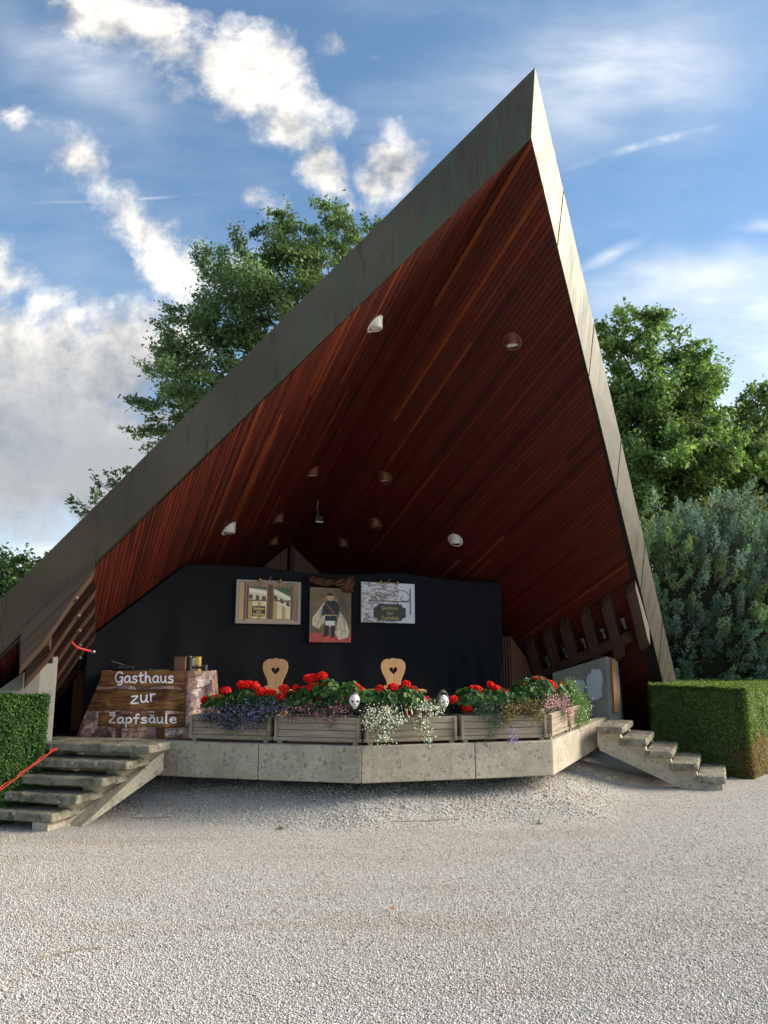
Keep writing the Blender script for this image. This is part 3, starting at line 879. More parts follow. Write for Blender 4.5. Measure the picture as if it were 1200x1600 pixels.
# ------------------------------------------------------------------ table with the printed cloth
TY = 9.42
bt = thing('bar_table', 'folding table hidden under the printed inn cloth', 'table', (-2.80, 9.84, .745))
m = MB(); m.box((0, 0, .735), (1.06, .54, .03)).build('table_top', M['box_wood'], bt)
for a in (-1, 1):
    for b in (-1, 1):
        MB().box((a * .46, b * .22, .36), (.04, .04, .72)).build('leg', M['steel'], bt)
def cloth():
    nx, ny = 620, 268
    py = np.linspace(1048.5, 1153.5, ny)
    f = (py - py[0]) / (py[-1] - py[0])
    xl = 154 - 42 * f ** 1.15; xr = 327 + 12 * f
    u = np.linspace(0, 1, nx)
    PX = xl[:, None] + (xr - xl)[:, None] * u[None]; PY = np.repeat(py[:, None], nx, 1)
    C = stone_paint(PX, PY, 31)
    # three nailed boards with gaps, and two posts
    for (a, b, sd) in ((1040, 1072.5, 3), (1077, 1111, 4), (1114.5, 1136.5, 6)):
        wv = 1.0 * np.sin(PX * .09 + sd)
        msk = rect(PX, PY + wv, 150 if a > 1100 else 122 + 10 * (fbm(PX * .0 + 3, PY * .15, sd) - .5), a, 291, b, .6)
        wc = wood_paint(PX, PY, '43291d', 'a8794f', sd)
        C = C * (1 - msk[..., None]) + wc * msk[..., None]
        knot = sstep(.66, .74, fbm(PX * .05, PY * .12, sd + 70)) * msk
        paint(C, knot * .5, hx('35201a'))
        edge = msk * (1 - rect(PX, PY + wv, 152, a + 2, 289, b - 2.4, .8))
        paint(C, edge * .45, hx('2c1913'))
    for x0, x1 in ((181, 191), (244, 259)):
        for y0, y1 in ((1137, 1160), (1111.5, 1114.5)):
            msk = rect(PX, PY, x0, y0, x1, y1, .5)
            C = C * (1 - msk[..., None]) + wood_paint(PX, PY, '45261c', '7d4e38', 8, False) * msk[..., None]
    T = np.zeros(PX.shape)
    write(T, PX, PY, 'Gasthaus', 179, 271, 1066.5, 16.5, 2.3)
    write(T, PX, PY, 'zur', 205, 243, 1099, 18.5, 2.3, 5.)
    write(T, PX, PY, 'Zapfsäule', 168, 276, 1129.5, 13.8, 2.3)
    paint(C, T, hx('fff8ff'))
    # shape: hangs from the table edge, swings out at the lower left
    X3 = (PX - 600) / 1200. ; V = np.zeros((ny, nx, 3))
    r = np.stack([PX - 600, 1200 * CP - (800 - PY) * SP, 1200 * SP + (800 - PY) * CP], -1)
    V = CAM + r * (TY / r[..., 1])[..., None]
    F_ = f[:, None]
    fold = .026 * np.sin(V[..., 0] * 16 + 1.2 * np.sin(V[..., 0] * 5)) * F_ + .008 * np.sin(V[..., 0] * 41) * F_ ** 2
    left = 1 - sstep(-3.55, -3.15, V[..., 0])
    right = sstep(-2.36, -2.05, V[..., 0])
    fold += left * (.035 * np.sin(V[..., 0] * 30 + F_ * 3) * F_ ** .7)
    fold += right * .022 * np.sin(V[..., 0] * 38) * F_ ** .5
    V[..., 1] += -.02 * F_ - fold + left * .16 + (right * .10)
    V[..., 1] -= .05 * left * F_
    i = np.arange(ny - 1)[:, None] * nx + np.arange(nx - 1)[None]
    F = np.stack([i, i + nx, i + 1 + nx, i + 1], -1).reshape(-1, 4)
    root = thing('tablecloth', 'printed tablecloth of stones and boards reading Gasthaus zur Zapfsäule', 'tablecloth', (-2.75, 9.42, 1.5))
    o3 = (-2.75, 9.42, 1.5)
    np_mesh('front', V.reshape(-1, 3), F, M['print'], root, C.reshape(-1, 3), o3, True)
    # top and the short side towards the flowers
    z = 1.513
    tl, tr = V[0, 0], V[0, -1]
    n2, k2 = 60, 30
    a = np.linspace(0, 1, n2)[None, :, None]; b = np.linspace(0, 1, k2)[:, None, None]
    bl, br = np.array([-3.45, 10.14, z]), np.array([-2.17, 10.14, z])
    Vt = (V[0][np.linspace(0, nx - 1, n2).astype(int)])[None] * (1 - b) + (bl * (1 - a) + br * a) * b
    Ct = stone_paint(*np.meshgrid(np.linspace(0, 170, n2), np.linspace(0, 70, k2)), 77)
    i = np.arange(k2 - 1)[:, None] * n2 + np.arange(n2 - 1)[None]
    F = np.stack([i, i + 1, i + 1 + n2, i + n2], -1).reshape(-1, 4)
    np_mesh('top', Vt.reshape(-1, 3), F, M['print'], root, Ct.reshape(-1, 3), o3, True)
    rows = np.linspace(0, ny - 1, 60).astype(int)
    Vl = []
    for rr in rows:
        p = V[rr, 0]; q = np.array([-3.45 - .2 * f[rr], 10.14, p[2]])
        for k in range(30):
            t = k / 29; w_ = p * (1 - t) + q * t
            w_[0] += .03 * math.sin(t * 13) * f[rr] * math.sin(math.pi * t)
            Vl.append(w_)
    Cl = stone_paint(*np.meshgrid(np.linspace(0, 60, 30), np.linspace(0, 100, 60)), 58)
    i = np.arange(59)[:, None] * 30 + np.arange(29)[None]
    F = np.stack([i, i + 1, i + 31, i + 30], -1).reshape(-1, 4)
    np_mesh('side', np.array(Vl), F, M['print'], root, Cl.reshape(-1, 3), o3, True)
    Vs = []
    for j, rr in enumerate(rows):
        p = V[rr, -1]; q = np.array([-2.16 + .08 * f[rr], 10.14, p[2]])
        for k in range(30):
            t = k / 29
            w_ = p * (1 - t) + q * t
            w_[0] += .03 * math.sin(t * 16) * f[rr] * math.sin(math.pi * t)
            Vs.append(w_)
    Cs = stone_paint(*np.meshgrid(np.linspace(0, 60, 30), np.linspace(0, 100, 60)), 57)
    i = np.arange(59)[:, None] * 30 + np.arange(29)[None]
    F = np.stack([i, i + 30, i + 31, i + 1], -1).reshape(-1, 4)
    np_mesh('side', np.array(Vs), F, M['print'], root, Cs.reshape(-1, 3), o3, True)
cloth()
TZ = 1.516
def on_table(px, Y): return np.array([at_y(px, 1047, Y)[0], Y, TZ])
t_ = thing('wooden_box', 'upright brown wooden box on the cloth-covered table', 'box', on_table(282, 9.62))
MB().box((0, 0, .085), (.135, .12, .17)).build('body', M['gable'], t_, bevel=.004)
MB().box((0, 0, .1755), (.142, .127, .010)).build('lid', M['timber_face'], t_, bevel=.002)
t_ = thing('black_canister', 'black canister between the wooden box and the brass tin', 'canister', on_table(295.5, 9.66))
MB().lathe([(.034, 0), (.034, .15), (.030, .16), (.030, .172), (.0, .172)], 20).build('body', M['black'], t_)
MB().lathe([(.031, .1725), (.031, .18), (.012, .186)], 20).build('cap', M['steel'], t_)
t_ = thing('brass_tin', 'shiny brass tin on the right end of the clothed table', 'tin', on_table(307, 9.72))
MB().lathe([(.062, 0), (.062, .165), (.064, .168), (.064, .176), (.0, .176)], 28).build('body', M['brass'], t_, smooth=False)
MB().box((-.028, -.063, .085), (.02, .004, .15)).build('pale_label', M['white_paint'], t_)
t_ = thing('wire_rack', 'small grey wire rack in front of the brass tin', 'rack', on_table(311, 9.55))
m = MB()
for x in (-.09, .09):
    m.tube([(x, -.03, 0), (x, -.03, .075), (x, .03, .075), (x, .03, 0)], .004, 6)
for y in (-.03, .03): m.tube([(-.09, y, .07), (.09, y, .07)], .004, 6)
m.build('frame', M['steel'], t_)
MB().box((0, 0, .045), (.16, .05, .03)).build('tray', M['black'], t_, bevel=.004)
t_ = thing('dark_tray', 'dark flat tray holding a knife on the clothed table', 'tray', on_table(192, 9.68))
MB().lathe([(.12, 0), (.15, .025), (.146, .028), (.118, .008), (.0, .008)], 28).build('dish', M['black'], t_)
m = MB(); m.box((0.03, .0, .045), (.19, .10, .035), rotz(.2)).build('folded_cloth', plain('dark_folded_cloth', '2d2f31', .9), t_, bevel=.012)
m = MB(); m.bar((-.14, -.02, .125), (.02, -.01, .075), .022, .006).build('knife_blade', M['steel'], t_)
m = MB(); m.bar((.0, -.012, .081), (.09, -.005, .055), .02, .014).build('knife_handle', M['black'], t_)
t_ = tag(MB().lathe([(.0, 0), (.05, .004), (.075, .014), (.073, .017), (.05, .008), (0, .006)], 24, None, False).build('saucer', M['hood']), 'small saucer lying mid-table on the printed cloth', 'saucer')
t_.location = on_table(236, 9.62).tolist()
t_ = tag(MB().tube([(-.16, 0, .012), (-.05, .01, .012), (.1, -.01, .012)], [.009, .007, .006], 8).build('wooden_spoon', M['pine']), 'wooden spoon handle lying beside the saucer', 'spoon')
t_.location = on_table(252, 9.60).tolist()

# ------------------------------------------------------------------ chairs and low table
def fill_curve(name, loops, depth, mat, parent, M4):
    cu = bpy.data.curves.new(name, 'CURVE'); cu.dimensions = '2D'; cu.fill_mode = 'BOTH'; cu.extrude = depth / 2; cu.bevel_depth = .004; cu.bevel_resolution = 1
    for lp in loops:
        sp_ = cu.splines.new('POLY'); sp_.points.add(len(lp) - 1); sp_.use_cyclic_u = True
        for p, q in zip(sp_.points, lp): p.co = (q[0], q[1], 0, 1)
    tmp = bpy.data.objects.new(name, cu); COL.objects.link(tmp)
    bpy.context.view_layer.update()
    me = bpy.data.meshes.new_from_object(tmp.evaluated_get(bpy.context.evaluated_depsgraph_get()))
    bpy.data.objects.remove(tmp)
    me.name = name
    uvs = []
    ul = me.uv_layers[0] if me.uv_layers else me.uv_layers.new(name='UVMap')
    for lp in me.loops:
        c = me.vertices[lp.vertex_index].co; ul.data[lp.index].uv = (c.y, c.x)
    me.transform(M4)
    me.materials.clear()
    return link_mesh(name, me, mat, parent)
def chair(label, loc, rz):
    t = thing('heart_chair', label, 'chair', loc, rz, 'heart-backed chairs behind the low table')
    half = [(0, .475), (.02, .478), (.035, .465), (.08, .468), (.125, .455), (.158, .42), (.168, .37), (.155, .30), (.125, .235), (.10, .18), (.092, .13), (.10, .11), (.128, .112), (.14, .09), (.128, .066), (.135, .03), (.15, .0)]
    out = half + [(-x, y) for x, y in half[::-1] if x > 0]
    heart = []
    for i in range(28):
        a = 2 * math.pi * i / 28
        hx_, hy = 21 * math.sin(a) ** 3, 17 * math.cos(a) - 6.5 * math.cos(2 * a) - 2.6 * math.cos(3 * a) - 1.3 * math.cos(4 * a)
        heart.append((hx_ * .0029, .315 + hy * .0029))
    M4 = Matrix.Translation((0, .19, .45)) @ Matrix.Rotation(rad(90 - 9), 4, 'X')
    fill_curve('backrest', [out, heart], .018, M['pine'], t, M4)
    m = MB()
    ring = [(-.2, -.21), (.2, -.21), (.19, .2), (-.19, .2)]
    m.prism([(*p, .428) for p in ring], [(*p, .458) for p in ring]).build('seat', M['pine'], t, bevel=.008)
    for a in (-1, 1):
        for b in (-1, 1):
            MB().tube([(a * .13, b * .13, .428), (a * .2, b * .2, 0)], [.02, .015], 10).build('leg', M['pine'], t, smooth=True)
    return t
c0 = np.array([at_y(428, 1060, 10.35)[0], 10.35, .745])
chair('pale wooden chair with heart-cut back on the left behind the low table', c0, rad(4))
c1_ = np.array([at_y(619.5, 1060, 10.45)[0], 10.45, .745])
chair('pale wooden chair with heart-cut back on the right behind the low table', c1_, rad(10))
tb = thing('low_table', 'low pale wooden table in front of the two heart-backed chairs', 'table', (-.42, 9.88, .745), rad(2))
m = MB(); m.box((0, 0, .525), (1.88, .42, .028)).build('table_top', M['pine'], tb, bevel=.004)
for a in (-1, 1):
    for b in (-1, 1):
        MB().bar((a * .80, b * .12, .51), (a * .9, b * .17, 0), .045, .045, (0, 1, 0)).build('leg', M['pine'], tb, bevel=.003)
MB().box((0, 0, .47), (1.5, .03, .07)).build('apron', M['pine'], tb)

# ------------------------------------------------------------------ pictures on the curtain
SC = -.57
def picture(name, label, cat, px, py, w_px, h_px, n, draw, s=SC, clips=True):
    """a printed board hanging on the curtain; draw(X, Y, Wd, Ht) -> colours"""
    c = on_stage(px, py, s)
    dist = c[1] * CP + (c[2] - EYE) * SP
    k = dist / 1200
    wd_, ht = w_px * k / math.cos(PHI) * 1.03, h_px * k
    t = thing(name, label, cat, c, PHI)
    nx = n; ny = int(n * ht / wd_)
    X, Y = np.meshgrid(np.linspace(0, w_px, nx), np.linspace(0, h_px, ny))
    C = np.clip(draw(X, Y, w_px, h_px), 0, 1)
    V = np.stack([(X / w_px - .5) * wd_, np.full(X.shape, -.012), (.5 - Y / h_px) * ht], -1)
    i = np.arange(ny - 1)[:, None] * nx + np.arange(nx - 1)[None]
    F = np.stack([i, i + nx, i + 1 + nx, i + 1], -1).reshape(-1, 4)
    np_mesh('print', V.reshape(-1, 3), F, M['print_board'], t, C.reshape(-1, 3))
    MB().box((0, 0, 0), (wd_, .02, ht)).build('backing_board', M['white_paint'], t)
    if clips:
        for x in (-.16 * wd_, .16 * wd_):
            MB().lathe([(.0, -.028), (.02, -.02), (.028, 0), (.02, .02), (0, .028)], 12, Matrix.Translation((x, -.03, ht / 2 + .008)), False).build('clip', M['brass'], t, smooth=True)
        MB().tube([(-.16 * wd_, -.02, ht / 2 + .005), (0, -.02, ht / 2 + .012), (.16 * wd_, -.02, ht / 2 + .005)], .005, 6).build('hanging_wire', M['brass'], t)
        MB().tube([(0, -.02, ht / 2), (0, -.03, ht / 2 + .05), (.012, -.035, ht / 2 + .062), (.012, -.045, ht / 2 + .045)], .004, 6).build('hook', M['steel'], t)
    return t
def draw_window(X, Y, Wd, Ht):
    C = np.zeros(X.shape + (3,)) + np.array(hx('8c7a68'))
    C = wood_paint(X, Y, '6b4a34', 'a98a6c', 41, False, 1.5)
    paint(C, rect(X, Y, 0, 0, Wd, Ht, .3) * (1 - rect(X, Y, 3, 2, Wd - 4, Ht - 4, .5)), hx('9a9490'))
    paint(C, rect(X, Y, 4, 4, 10, Ht - 5, .5), hx('b9946c'))
    paint(C, rect(X, Y, 11, 4, 12.5, Ht - 5, .4), hx('4e3424'))
    for a, b in ((17.5, 42), (52, 76)):
        g_ = np.zeros(X.shape + (3,)) + np.array(hx('d8cfa8'))
        wl = Y - (20 + (X - a) * (.12 if a < 30 else .5))
        paint(g_, (wl < -8).astype(float), hx('4f5b45'))
        paint(g_, ((wl > -6) & (wl < -2)).astype(float), hx('efe9d2'))
        paint(g_, ((wl > 2) & (wl < 9) & (((X - a) % 9) < 5)).astype(float), hx('5b4434'))
        paint(g_, ((wl > 9) & (wl < 11)).astype(float), hx('efe6c8'))
        paint(g_, ((wl > 12) & (((X - a) % 12) < 5)).astype(float), hx('b79a5a'))
        mk = rect(X, Y, a, 10, b, 59, .5)
        C = C * (1 - mk[..., None]) + g_ * mk[..., None]
    paint(C, rect(X, Y, 22, 40, 40.5, 56, .4), hx('2a2420'))
    T = np.zeros(X.shape)
    write(T, X, Y, 'Gasthaus', 24, 39, 45.5, 4., .8, 0, .3); write(T, X, Y, 'zur', 28, 35, 50, 3.6, .8, 0, .3); write(T, X, Y, 'Zapfsäule', 23.5, 39.5, 54.4, 3.6, .8, 0, .3)
    paint(C, T * .8, hx('d8c060'))
    paint(C, rect(X, Y, 14, 8, 16.5, 62, .4) + rect(X, Y, 77, 8, 79, 62, .4), hx('5a3c2a'))
    paint(C, rect(X, Y, 43, 6, 51, 62, .5), hx('6c4a36')); paint(C, rect(X, Y, 46.5, 6, 47.3, 62, .3), hx('33211a'))
    paint(C, rect(X, Y, 17, 30, 76, 32.5, .4) * (1 - rect(X, Y, 42, 0, 52, 70, .4)), hx('7a5840'))
    paint(C, rect(X, Y, 13, 60, 80, 64, .5), hx('a8937c')); paint(C, rect(X, Y, 0, 65, Wd, Ht, .4), hx('9a8a78'))
    return C
picture('window_picture', 'picture of a brown wooden window hanging left on the curtain', 'picture', 420, 941, 91, 67, 190, draw_window)
def draw_sign(X, Y, Wd, Ht):
    n = fbm(X * .12, Y * .5, 61)
    C = np.zeros(X.shape + (3,)) + np.array(hx('d2d0d2'))
    paint(C, sstep(.52, .62, n) * (X < 56), hx('a68a86'))
    paint(C, sstep(.58, .66, fbm(X * .25, Y * .7, 66)) * (X < 56), hx('7f6a6a'))
    paint(C, (X > 56).astype(float), hx('d6dae2'))
    T = np.zeros(X.shape)
    stroke(T, X, Y, [(74, 8), (74, 48)], 2.2, .4); stroke(T, X, Y, [(12, 28.5), (74, 28.5)], 1.8, .4)
    stroke(T, X, Y, [(28, 27), (42, 18), (54, 12), (66, 12), (73, 20), (70, 27), (62, 27), (59, 23), (63, 20)], 1.3, .4)
    stroke(T, X, Y, [(29, 27), (27, 21), (22, 20), (20, 25), (24, 27)], 1.3, .4)
    stroke(T, X, Y, [(16, 32), (11, 28.5), (16, 25)], 1.2, .4)
    stroke(T, X, Y, [(32, 28), (32, 34)], 1., .3); stroke(T, X, Y, [(54, 28), (54, 34)], 1., .3)
    paint(C, T * .92, hx('4a4248'))
    paint(C, poly_mask(X, Y, [(25, 33), (60, 33), (62, 37), (67, 39), (67, 53), (62, 55), (60, 59), (25, 59), (23, 55), (18, 53), (18, 39), (23, 37)]), hx('3a3630'))
    T = np.zeros(X.shape)
    write(T, X, Y, 'Gasthaus', 30, 55, 41, 4.5, 1.0, 0, .3); write(T, X, Y, 'zur', 38, 48, 49, 5., 1.0, 0, .3); write(T, X, Y, 'Zapfsäule', 30, 56, 56.5, 4.5, 1.0, 0, .3)
    paint(C, T * .85, hx('a8934e'))
    return C
picture('inn_sign_picture', 'picture of a wrought iron inn sign hanging right on the curtain', 'picture', 606.5, 942, 81, 62, 190, draw_sign)
def draw_portrait(X, Y, Wd, Ht):
    n = fbm(X * .08, Y * .08, 71)
    C = np.array(hx('3c3026')) * (1 - n[..., None]) + np.array(hx('8a6f45')) * n[..., None]
    paint(C, sstep(14, 4, np.hypot(X - 30, (Y - 20) * .8)) * .6, hx('a98952'))
    paint(C, sstep(71, 73, Y + 2 * np.sin(X * .15)), hx('b8483c'))
    paint(C, sstep(.5, .62, fbm(X * .2, Y * .3, 77)) * (Y > 72) * .4, hx('8c2f28'))
    cl = hx('cfc2a4'); cl2 = hx('a3906c')
    paint(C, poly_mask(X, Y, [(20, 22), (12, 34), (4, 46), (3, 58), (12, 64), (20, 54), (24, 40)]), cl)
    paint(C, poly_mask(X, Y, [(43, 36), (52, 50), (58, 66), (56, 76), (42, 80), (36, 70), (40, 52)]), cl)
    paint(C, sstep(.5, .6, fbm(X * .3, Y * .08, 79)) * (poly_mask(X, Y, [(43, 36), (52, 50), (58, 66), (56, 76), (42, 80), (36, 70), (40, 52)]) + poly_mask(X, Y, [(20, 22), (12, 34), (4, 46), (3, 58), (12, 64), (20, 54), (24, 40)])) * .6, cl2)
    paint(C, poly_mask(X, Y, [(22, 50), (36, 50), (36, 62), (30, 60), (22, 62)]), hx('d9d2c4'))
    paint(C, poly_mask(X, Y, [(21, 58), (27.5, 58), (26.5, 74), (18, 77), (20, 72)]) + poly_mask(X, Y, [(30, 58), (36, 58), (36, 76), (30, 77), (31, 72)]), hx('17161b'))
    paint(C, poly_mask(X, Y, [(23, 20), (37, 20), (43, 30), (41, 42), (38, 42), (38, 51), (21, 51), (22, 42), (16, 44), (18, 30)]), hx('191c26'))
    T = np.zeros(X.shape); stroke(T, X, Y, [(22, 24), (35, 40)], 2.2, .5); paint(C, T * .8, hx('a03a34'))
    T = np.zeros(X.shape); stroke(T, X, Y, [(21, 42.5), (38, 42.5)], 1.6, .4); paint(C, T * .8, hx('b9a878'))
    paint(C, sstep(5.0, 4.0, np.hypot(X - 29, (Y - 15.) * .82)), hx('c09a7c'))
    paint(C, sstep(5.4, 4.6, np.hypot(X - 29, (Y - 12.) * 1.05)) * (Y < 12.6), hx('33261e'))
    T = np.zeros(X.shape)
    for q in ([(8, 62), (14, 50), (19, 36)], [(46, 44), (50, 58), (52, 72)], [(44, 50), (46, 64), (46, 76)]): stroke(T, X, Y, q, 1.2, .6)
    paint(C, T * .6, hx('7d6c4c'))
    T = np.zeros(X.shape)
    for q in ([(17, 31), (16, 40)], [(42, 31), (43, 42)], [(29.5, 26), (29.5, 40)], [(29, 44), (29, 50)]): stroke(T, X, Y, q, .9, .4)
    paint(C, T * .5, hx('5a5560'))
    paint(C, sstep(1.6, 1.0, np.hypot(X - 16, Y - 44)) + sstep(1.6, 1.0, np.hypot(X - 42, Y - 44)), hx('c09a7c'))
    return C * (.62 + .76 * fbm(X * .22, Y * .22, 83)[..., None])
picture('portrait', 'tall painted portrait of a standing figure in a pale cape, under brown satin', 'painting', 516.5, 961, 60, 84, 150, draw_portrait, clips=False)
def drape():
    n, k = 120, 40
    U, Vv = np.meshgrid(np.linspace(0, 1, n), np.linspace(0, 1, k))
    px = 484 + 69 * U + 2 * np.sin(Vv * 6)
    sag = 901 + 4 * np.sin(U * 3.1) + 3 * U
    hgt = 8 + 3 * np.abs(np.sin(U * 5 + .3)) + 13 * sstep(.55, .95, U)
    py = sag + (Vv - .15) * hgt * 1.1
    V = np.zeros((k, n, 3))
    for a in range(k):
        for b in range(n):
            bump_ = .06 * math.sin(math.pi * Vv[a, b]) + .035 * (fbm(np.array(U[a, b] * 9 + Vv[a, b] * 2), np.array(Vv[a, b] * 3.5), 91) - .3) + .02 * math.sin(U[a, b] * 30 + Vv[a, b] * 9)
            V[a, b] = on_stage(px[a, b], py[a, b], SC + .03 + bump_)
    i = np.arange(k - 1)[:, None] * n + np.arange(n - 1)[None]
    F = np.stack([i, i + n, i + 1 + n, i + 1], -1).reshape(-1, 4)
    loc = V.reshape(-1, 3).mean(0)
    o = np_mesh('satin_drape', V.reshape(-1, 3), F, M['satin'], off=loc, smooth=True); o.location = loc.tolist()
    md = o.modifiers.new('thick', 'SOLIDIFY'); md.thickness = .008
    tag(o, 'crumpled brown satin cloth draped over the portrait', 'drape')
drape()

# ------------------------------------------------------------------ ceiling lamps
def lamp(label, s, t):
    z = soffit_z(s, abs(t)); side = 1 if t > 0 else -1
    root = thing('ceiling_lamp', label, 'lamp', W(s, t, z), group='lamps on the plank ceiling')
    nrm = -(np.array([0, 0, 1.]) - AX * MR + RX * GT * side); nrm /= np.linalg.norm(nrm)
    M4 = Vector(nrm.tolist()).to_track_quat('Z', 'Y').to_matrix().to_4x4()
    MB().lathe([(.128, -.01), (.128, .012), (.112, .02), (.098, .014)], 32, M4, False).build('ring', M['lamp_ring'] if big == 0 else M['white_paint'], root, smooth=False)
    # can that hangs plumb out of the slope
    MB().lathe([(.094, .12), (.094, -.055), (.088, -.066), (.078, -.06)], 32, None, False).build('can', M['white_paint'] if big else M['lamp_ring'], root, smooth=False)
    MB().lathe([(.0, -.05), (.04, -.056), (.08, -.05)], 24, None, False).build('lens', M['lens'], root, smooth=True)
    return root
LP = [(2.17, -1.09, 'white lamp high on the left ceiling slope below the copper edge', 1), (2.17, .90, 'copper-ringed lamp high on the right ceiling slope', 0),
      (-.85, -.65, 'small ceiling lamp on the left slope, level with its twin across the ridge', 0), (-.86, .59, 'ceiling lamp on the right slope midway up beside the ridge', 0),
      (-1.67, -.90, 'ceiling lamp on the left slope nearest the hanging floodlight', 0), (-1.68, .83, 'ceiling lamp on the right slope beyond the hanging floodlight', 0),
      (-2.56, -.67, 'ceiling lamp just above the left slope of the brown gable', 0), (-2.55, .62, 'dim ceiling lamp just above the right slope of the brown gable', 0),
      (-.60, -1.98, 'white lamp low on the left slope above the curtain', 1), (-.70, 1.80, 'white lamp low on the right slope above the curtain', 1)]
for s_, t__, lb, big in LP: lamp(lb, s_, t__)
fl = thing('hanging_floodlight', 'small black floodlight box hanging from the dark ridge', 'floodlight', W(-2.2, -.0, 3.98))
MB().box((0, 0, 0), (.14, .12, .11), rotz(PHI)).build('housing', M['black'], fl, bevel=.006)
MB().box((0, -.064, -.048), (.13, .006, .018), rotz(PHI)).build('lens', M['lens'], fl)
MB().tube([(0, 0, .055), (.0, 0, .14), (-.02, 0, .2), (0, 0, .34)], .006, 6).build('bracket', M['steel'], fl)

# ------------------------------------------------------------------ flower boxes
def planter(label, a, b, n_in):
    """a, b: front lower corners on the stage"""
    a, b = np.array(a), np.array(b)
    L = np.linalg.norm(b - a); ang = math.atan2(*(b - a)[::-1])
    mid = (a + b) / 2
    root = thing('planter', label, 'planter', (*mid, .75), ang, 'weathered planters along the stage edge')
    H, D = .29, .30
    j = lambda: random.uniform(-.003, .003)
    m = MB()
    for k, (z0, z1) in enumerate(((.075, .147), (.151, .222), (.226, .29))):
        m.box((j(), .012 + j(), (z0 + z1) / 2), (L - .02, .022, z1 - z0))
    m.build('front_panel', M['box_wood'], root, bevel=.004)
    MB().box((0, .006, .052), (L + .012, .034, .04)).build('base_rail', M['box_wood'], root, bevel=.004)
    m = MB()
    for z0, z1 in ((.075, .147), (.151, .222), (.226, .29)): m.box((j(), D, (z0 + z1) / 2), (L - .02, .022, z1 - z0))
    m.build('back_panel', M['box_wood'], root, bevel=.004)
    for x in (-1, 1):
        m = MB()
        for z0, z1 in ((.075, .147), (.151, .222), (.226, .29)): m.box((x * (L / 2 - .02), D / 2, (z0 + z1) / 2), (.022, D - .03, z1 - z0))
        m.build('end_panel', M['box_wood'], root, bevel=.004)
        for y in (-.012, D - .02):
            MB().box((x * (L / 2 - .03), y, .158), (.03, .028, .25)).build('corner_post', M['box_wood'], root, bevel=.003)
        for y in (.03, D - .03):
            MB().box((x * (L / 2 - .07), y, .016), (.05, .06, .032)).build('foot', M['box_wood'], root)
    MB().box((0, D / 2, .05), (L - .05, D - .05, .02)).build('bottom', M['box_wood'], root)
    MB().box((0, D / 2, .16), (L - .05, D - .05, .2)).build('soil', M['soil'], root)
    return root
eAu = (C1 - LL) / np.linalg.norm(C1 - LL); eBu = (C2 - C1) / np.linalg.norm(C2 - C1); eCu = (C3 - C2) / np.linalg.norm(C3 - C2)
nAu, nBu, nCu = nA / .16, nB / .16, nC / .16
pa1 = at_z(292, 1158, .75)[:2] + nAu * .04
LA = np.linalg.norm(C1 - pa1) - .02
hA = LA / 2
planter('grey planter of trailing violet flowers beside the tablecloth', pa1, pa1 + eAu * (hA - .012), nAu)
planter('grey planter between the violet and the first white trailing flowers', pa1 + eAu * (hA + .012), pa1 + eAu * LA, nAu)
pb0 = C1 + nBu * .04 + eBu * .04
LB = np.linalg.norm(C2 - C1) - .08
planter('grey planter behind the two white trailing plants', pb0, pb0 + eBu * (LB / 2 - .012), nBu)
planter('grey planter of dry grass at the right front corner of the stage', pb0 + eBu * (LB / 2 + .012), pb0 + eBu * LB, nBu)
pc0 = C2 + nCu * .04 + eCu * .06
planter('grey planter under the pink flowers on the right side edge', pc0, pc0 + eCu * 1.06, nCu)
planter('rearmost grey planter behind the bushy white-flowered plant by the right stair', pc0 + eCu * 1.085, pc0 + eCu * 1.9, nCu)

# ------------------------------------------------------------------ foliage makers
def unit(v): return v / (np.linalg.norm(v, axis=-1, keepdims=True) + 1e-9)
def leaves(c, n, size, aspect, r, droop=.0, fold=.25):
    """bent diamond leaves: c centres (k,3), n rough normals (k,3), size (k,) -> verts, faces"""
    k = len(c)
    n = unit(n)
    a = r.normal(size=(k, 3)); a[:, 2] -= droop
    d_ = unit(a - n * (a * n).sum(1, keepdims=True)); s = np.cross(n, d_)
    L = size[:, None]; Wd = L * aspect
    V = np.stack([c - d_ * L * .5, c + s * Wd * .5 + n * Wd * fold - d_ * L * .08, c + d_ * L * .5 - n * L * .1, c - s * Wd * .5 + n * Wd * fold - d_ * L * .08], 1)
    idx = np.arange(k)[:, None] * 4
    F = np.concatenate([idx + np.array([[0, 1, 2]]), idx + np.array([[0, 2, 3]])], 0)
    return V.reshape(-1, 3), F
def vary(cols, k, r, amt=.35, yellow=None, yp=.0):
    cols = np.array(cols)
    C = cols[r.integers(0, len(cols), k)] * (1 + amt * (r.random((k, 1)) - .5) * 2)
    if yellow is not None:
        mk = r.random(k) < yp; C[mk] = np.array(yellow) * (.6 + .8 * r.random((mk.sum(), 1)))
    return C
def disc_leaves(c, n, size, r, m=7, cup=.25):
    """round cupped leaves as fans (geranium)"""
    k = len(c); n = unit(n)
    a = r.normal(size=(k, 3)); d_ = unit(a - n * (a * n).sum(1, keepdims=True)); s = np.cross(n, d_)
    th = np.linspace(.25, 2 * np.pi - .25, m)
    rr = size[:, None] * (1 + .12 * r.normal(size=(k, m)))
    wave = 1 + .35 * np.sin(th * 5)[None] * cup
    ring = c[:, None] + (d_[:, None] * np.cos(th)[None, :, None] + s[:, None] * np.sin(th)[None, :, None]) * rr[..., None] + n[:, None] * (size[:, None] * cup * wave)[..., None]
    V = np.concatenate([c[:, None], ring], 1)
    idx = np.arange(k)[:, None] * (m + 1)
    F = np.concatenate([idx + np.array([[0, j, j + 1]]) for j in range(1, m)], 0)
    return V.reshape(-1, 3), F

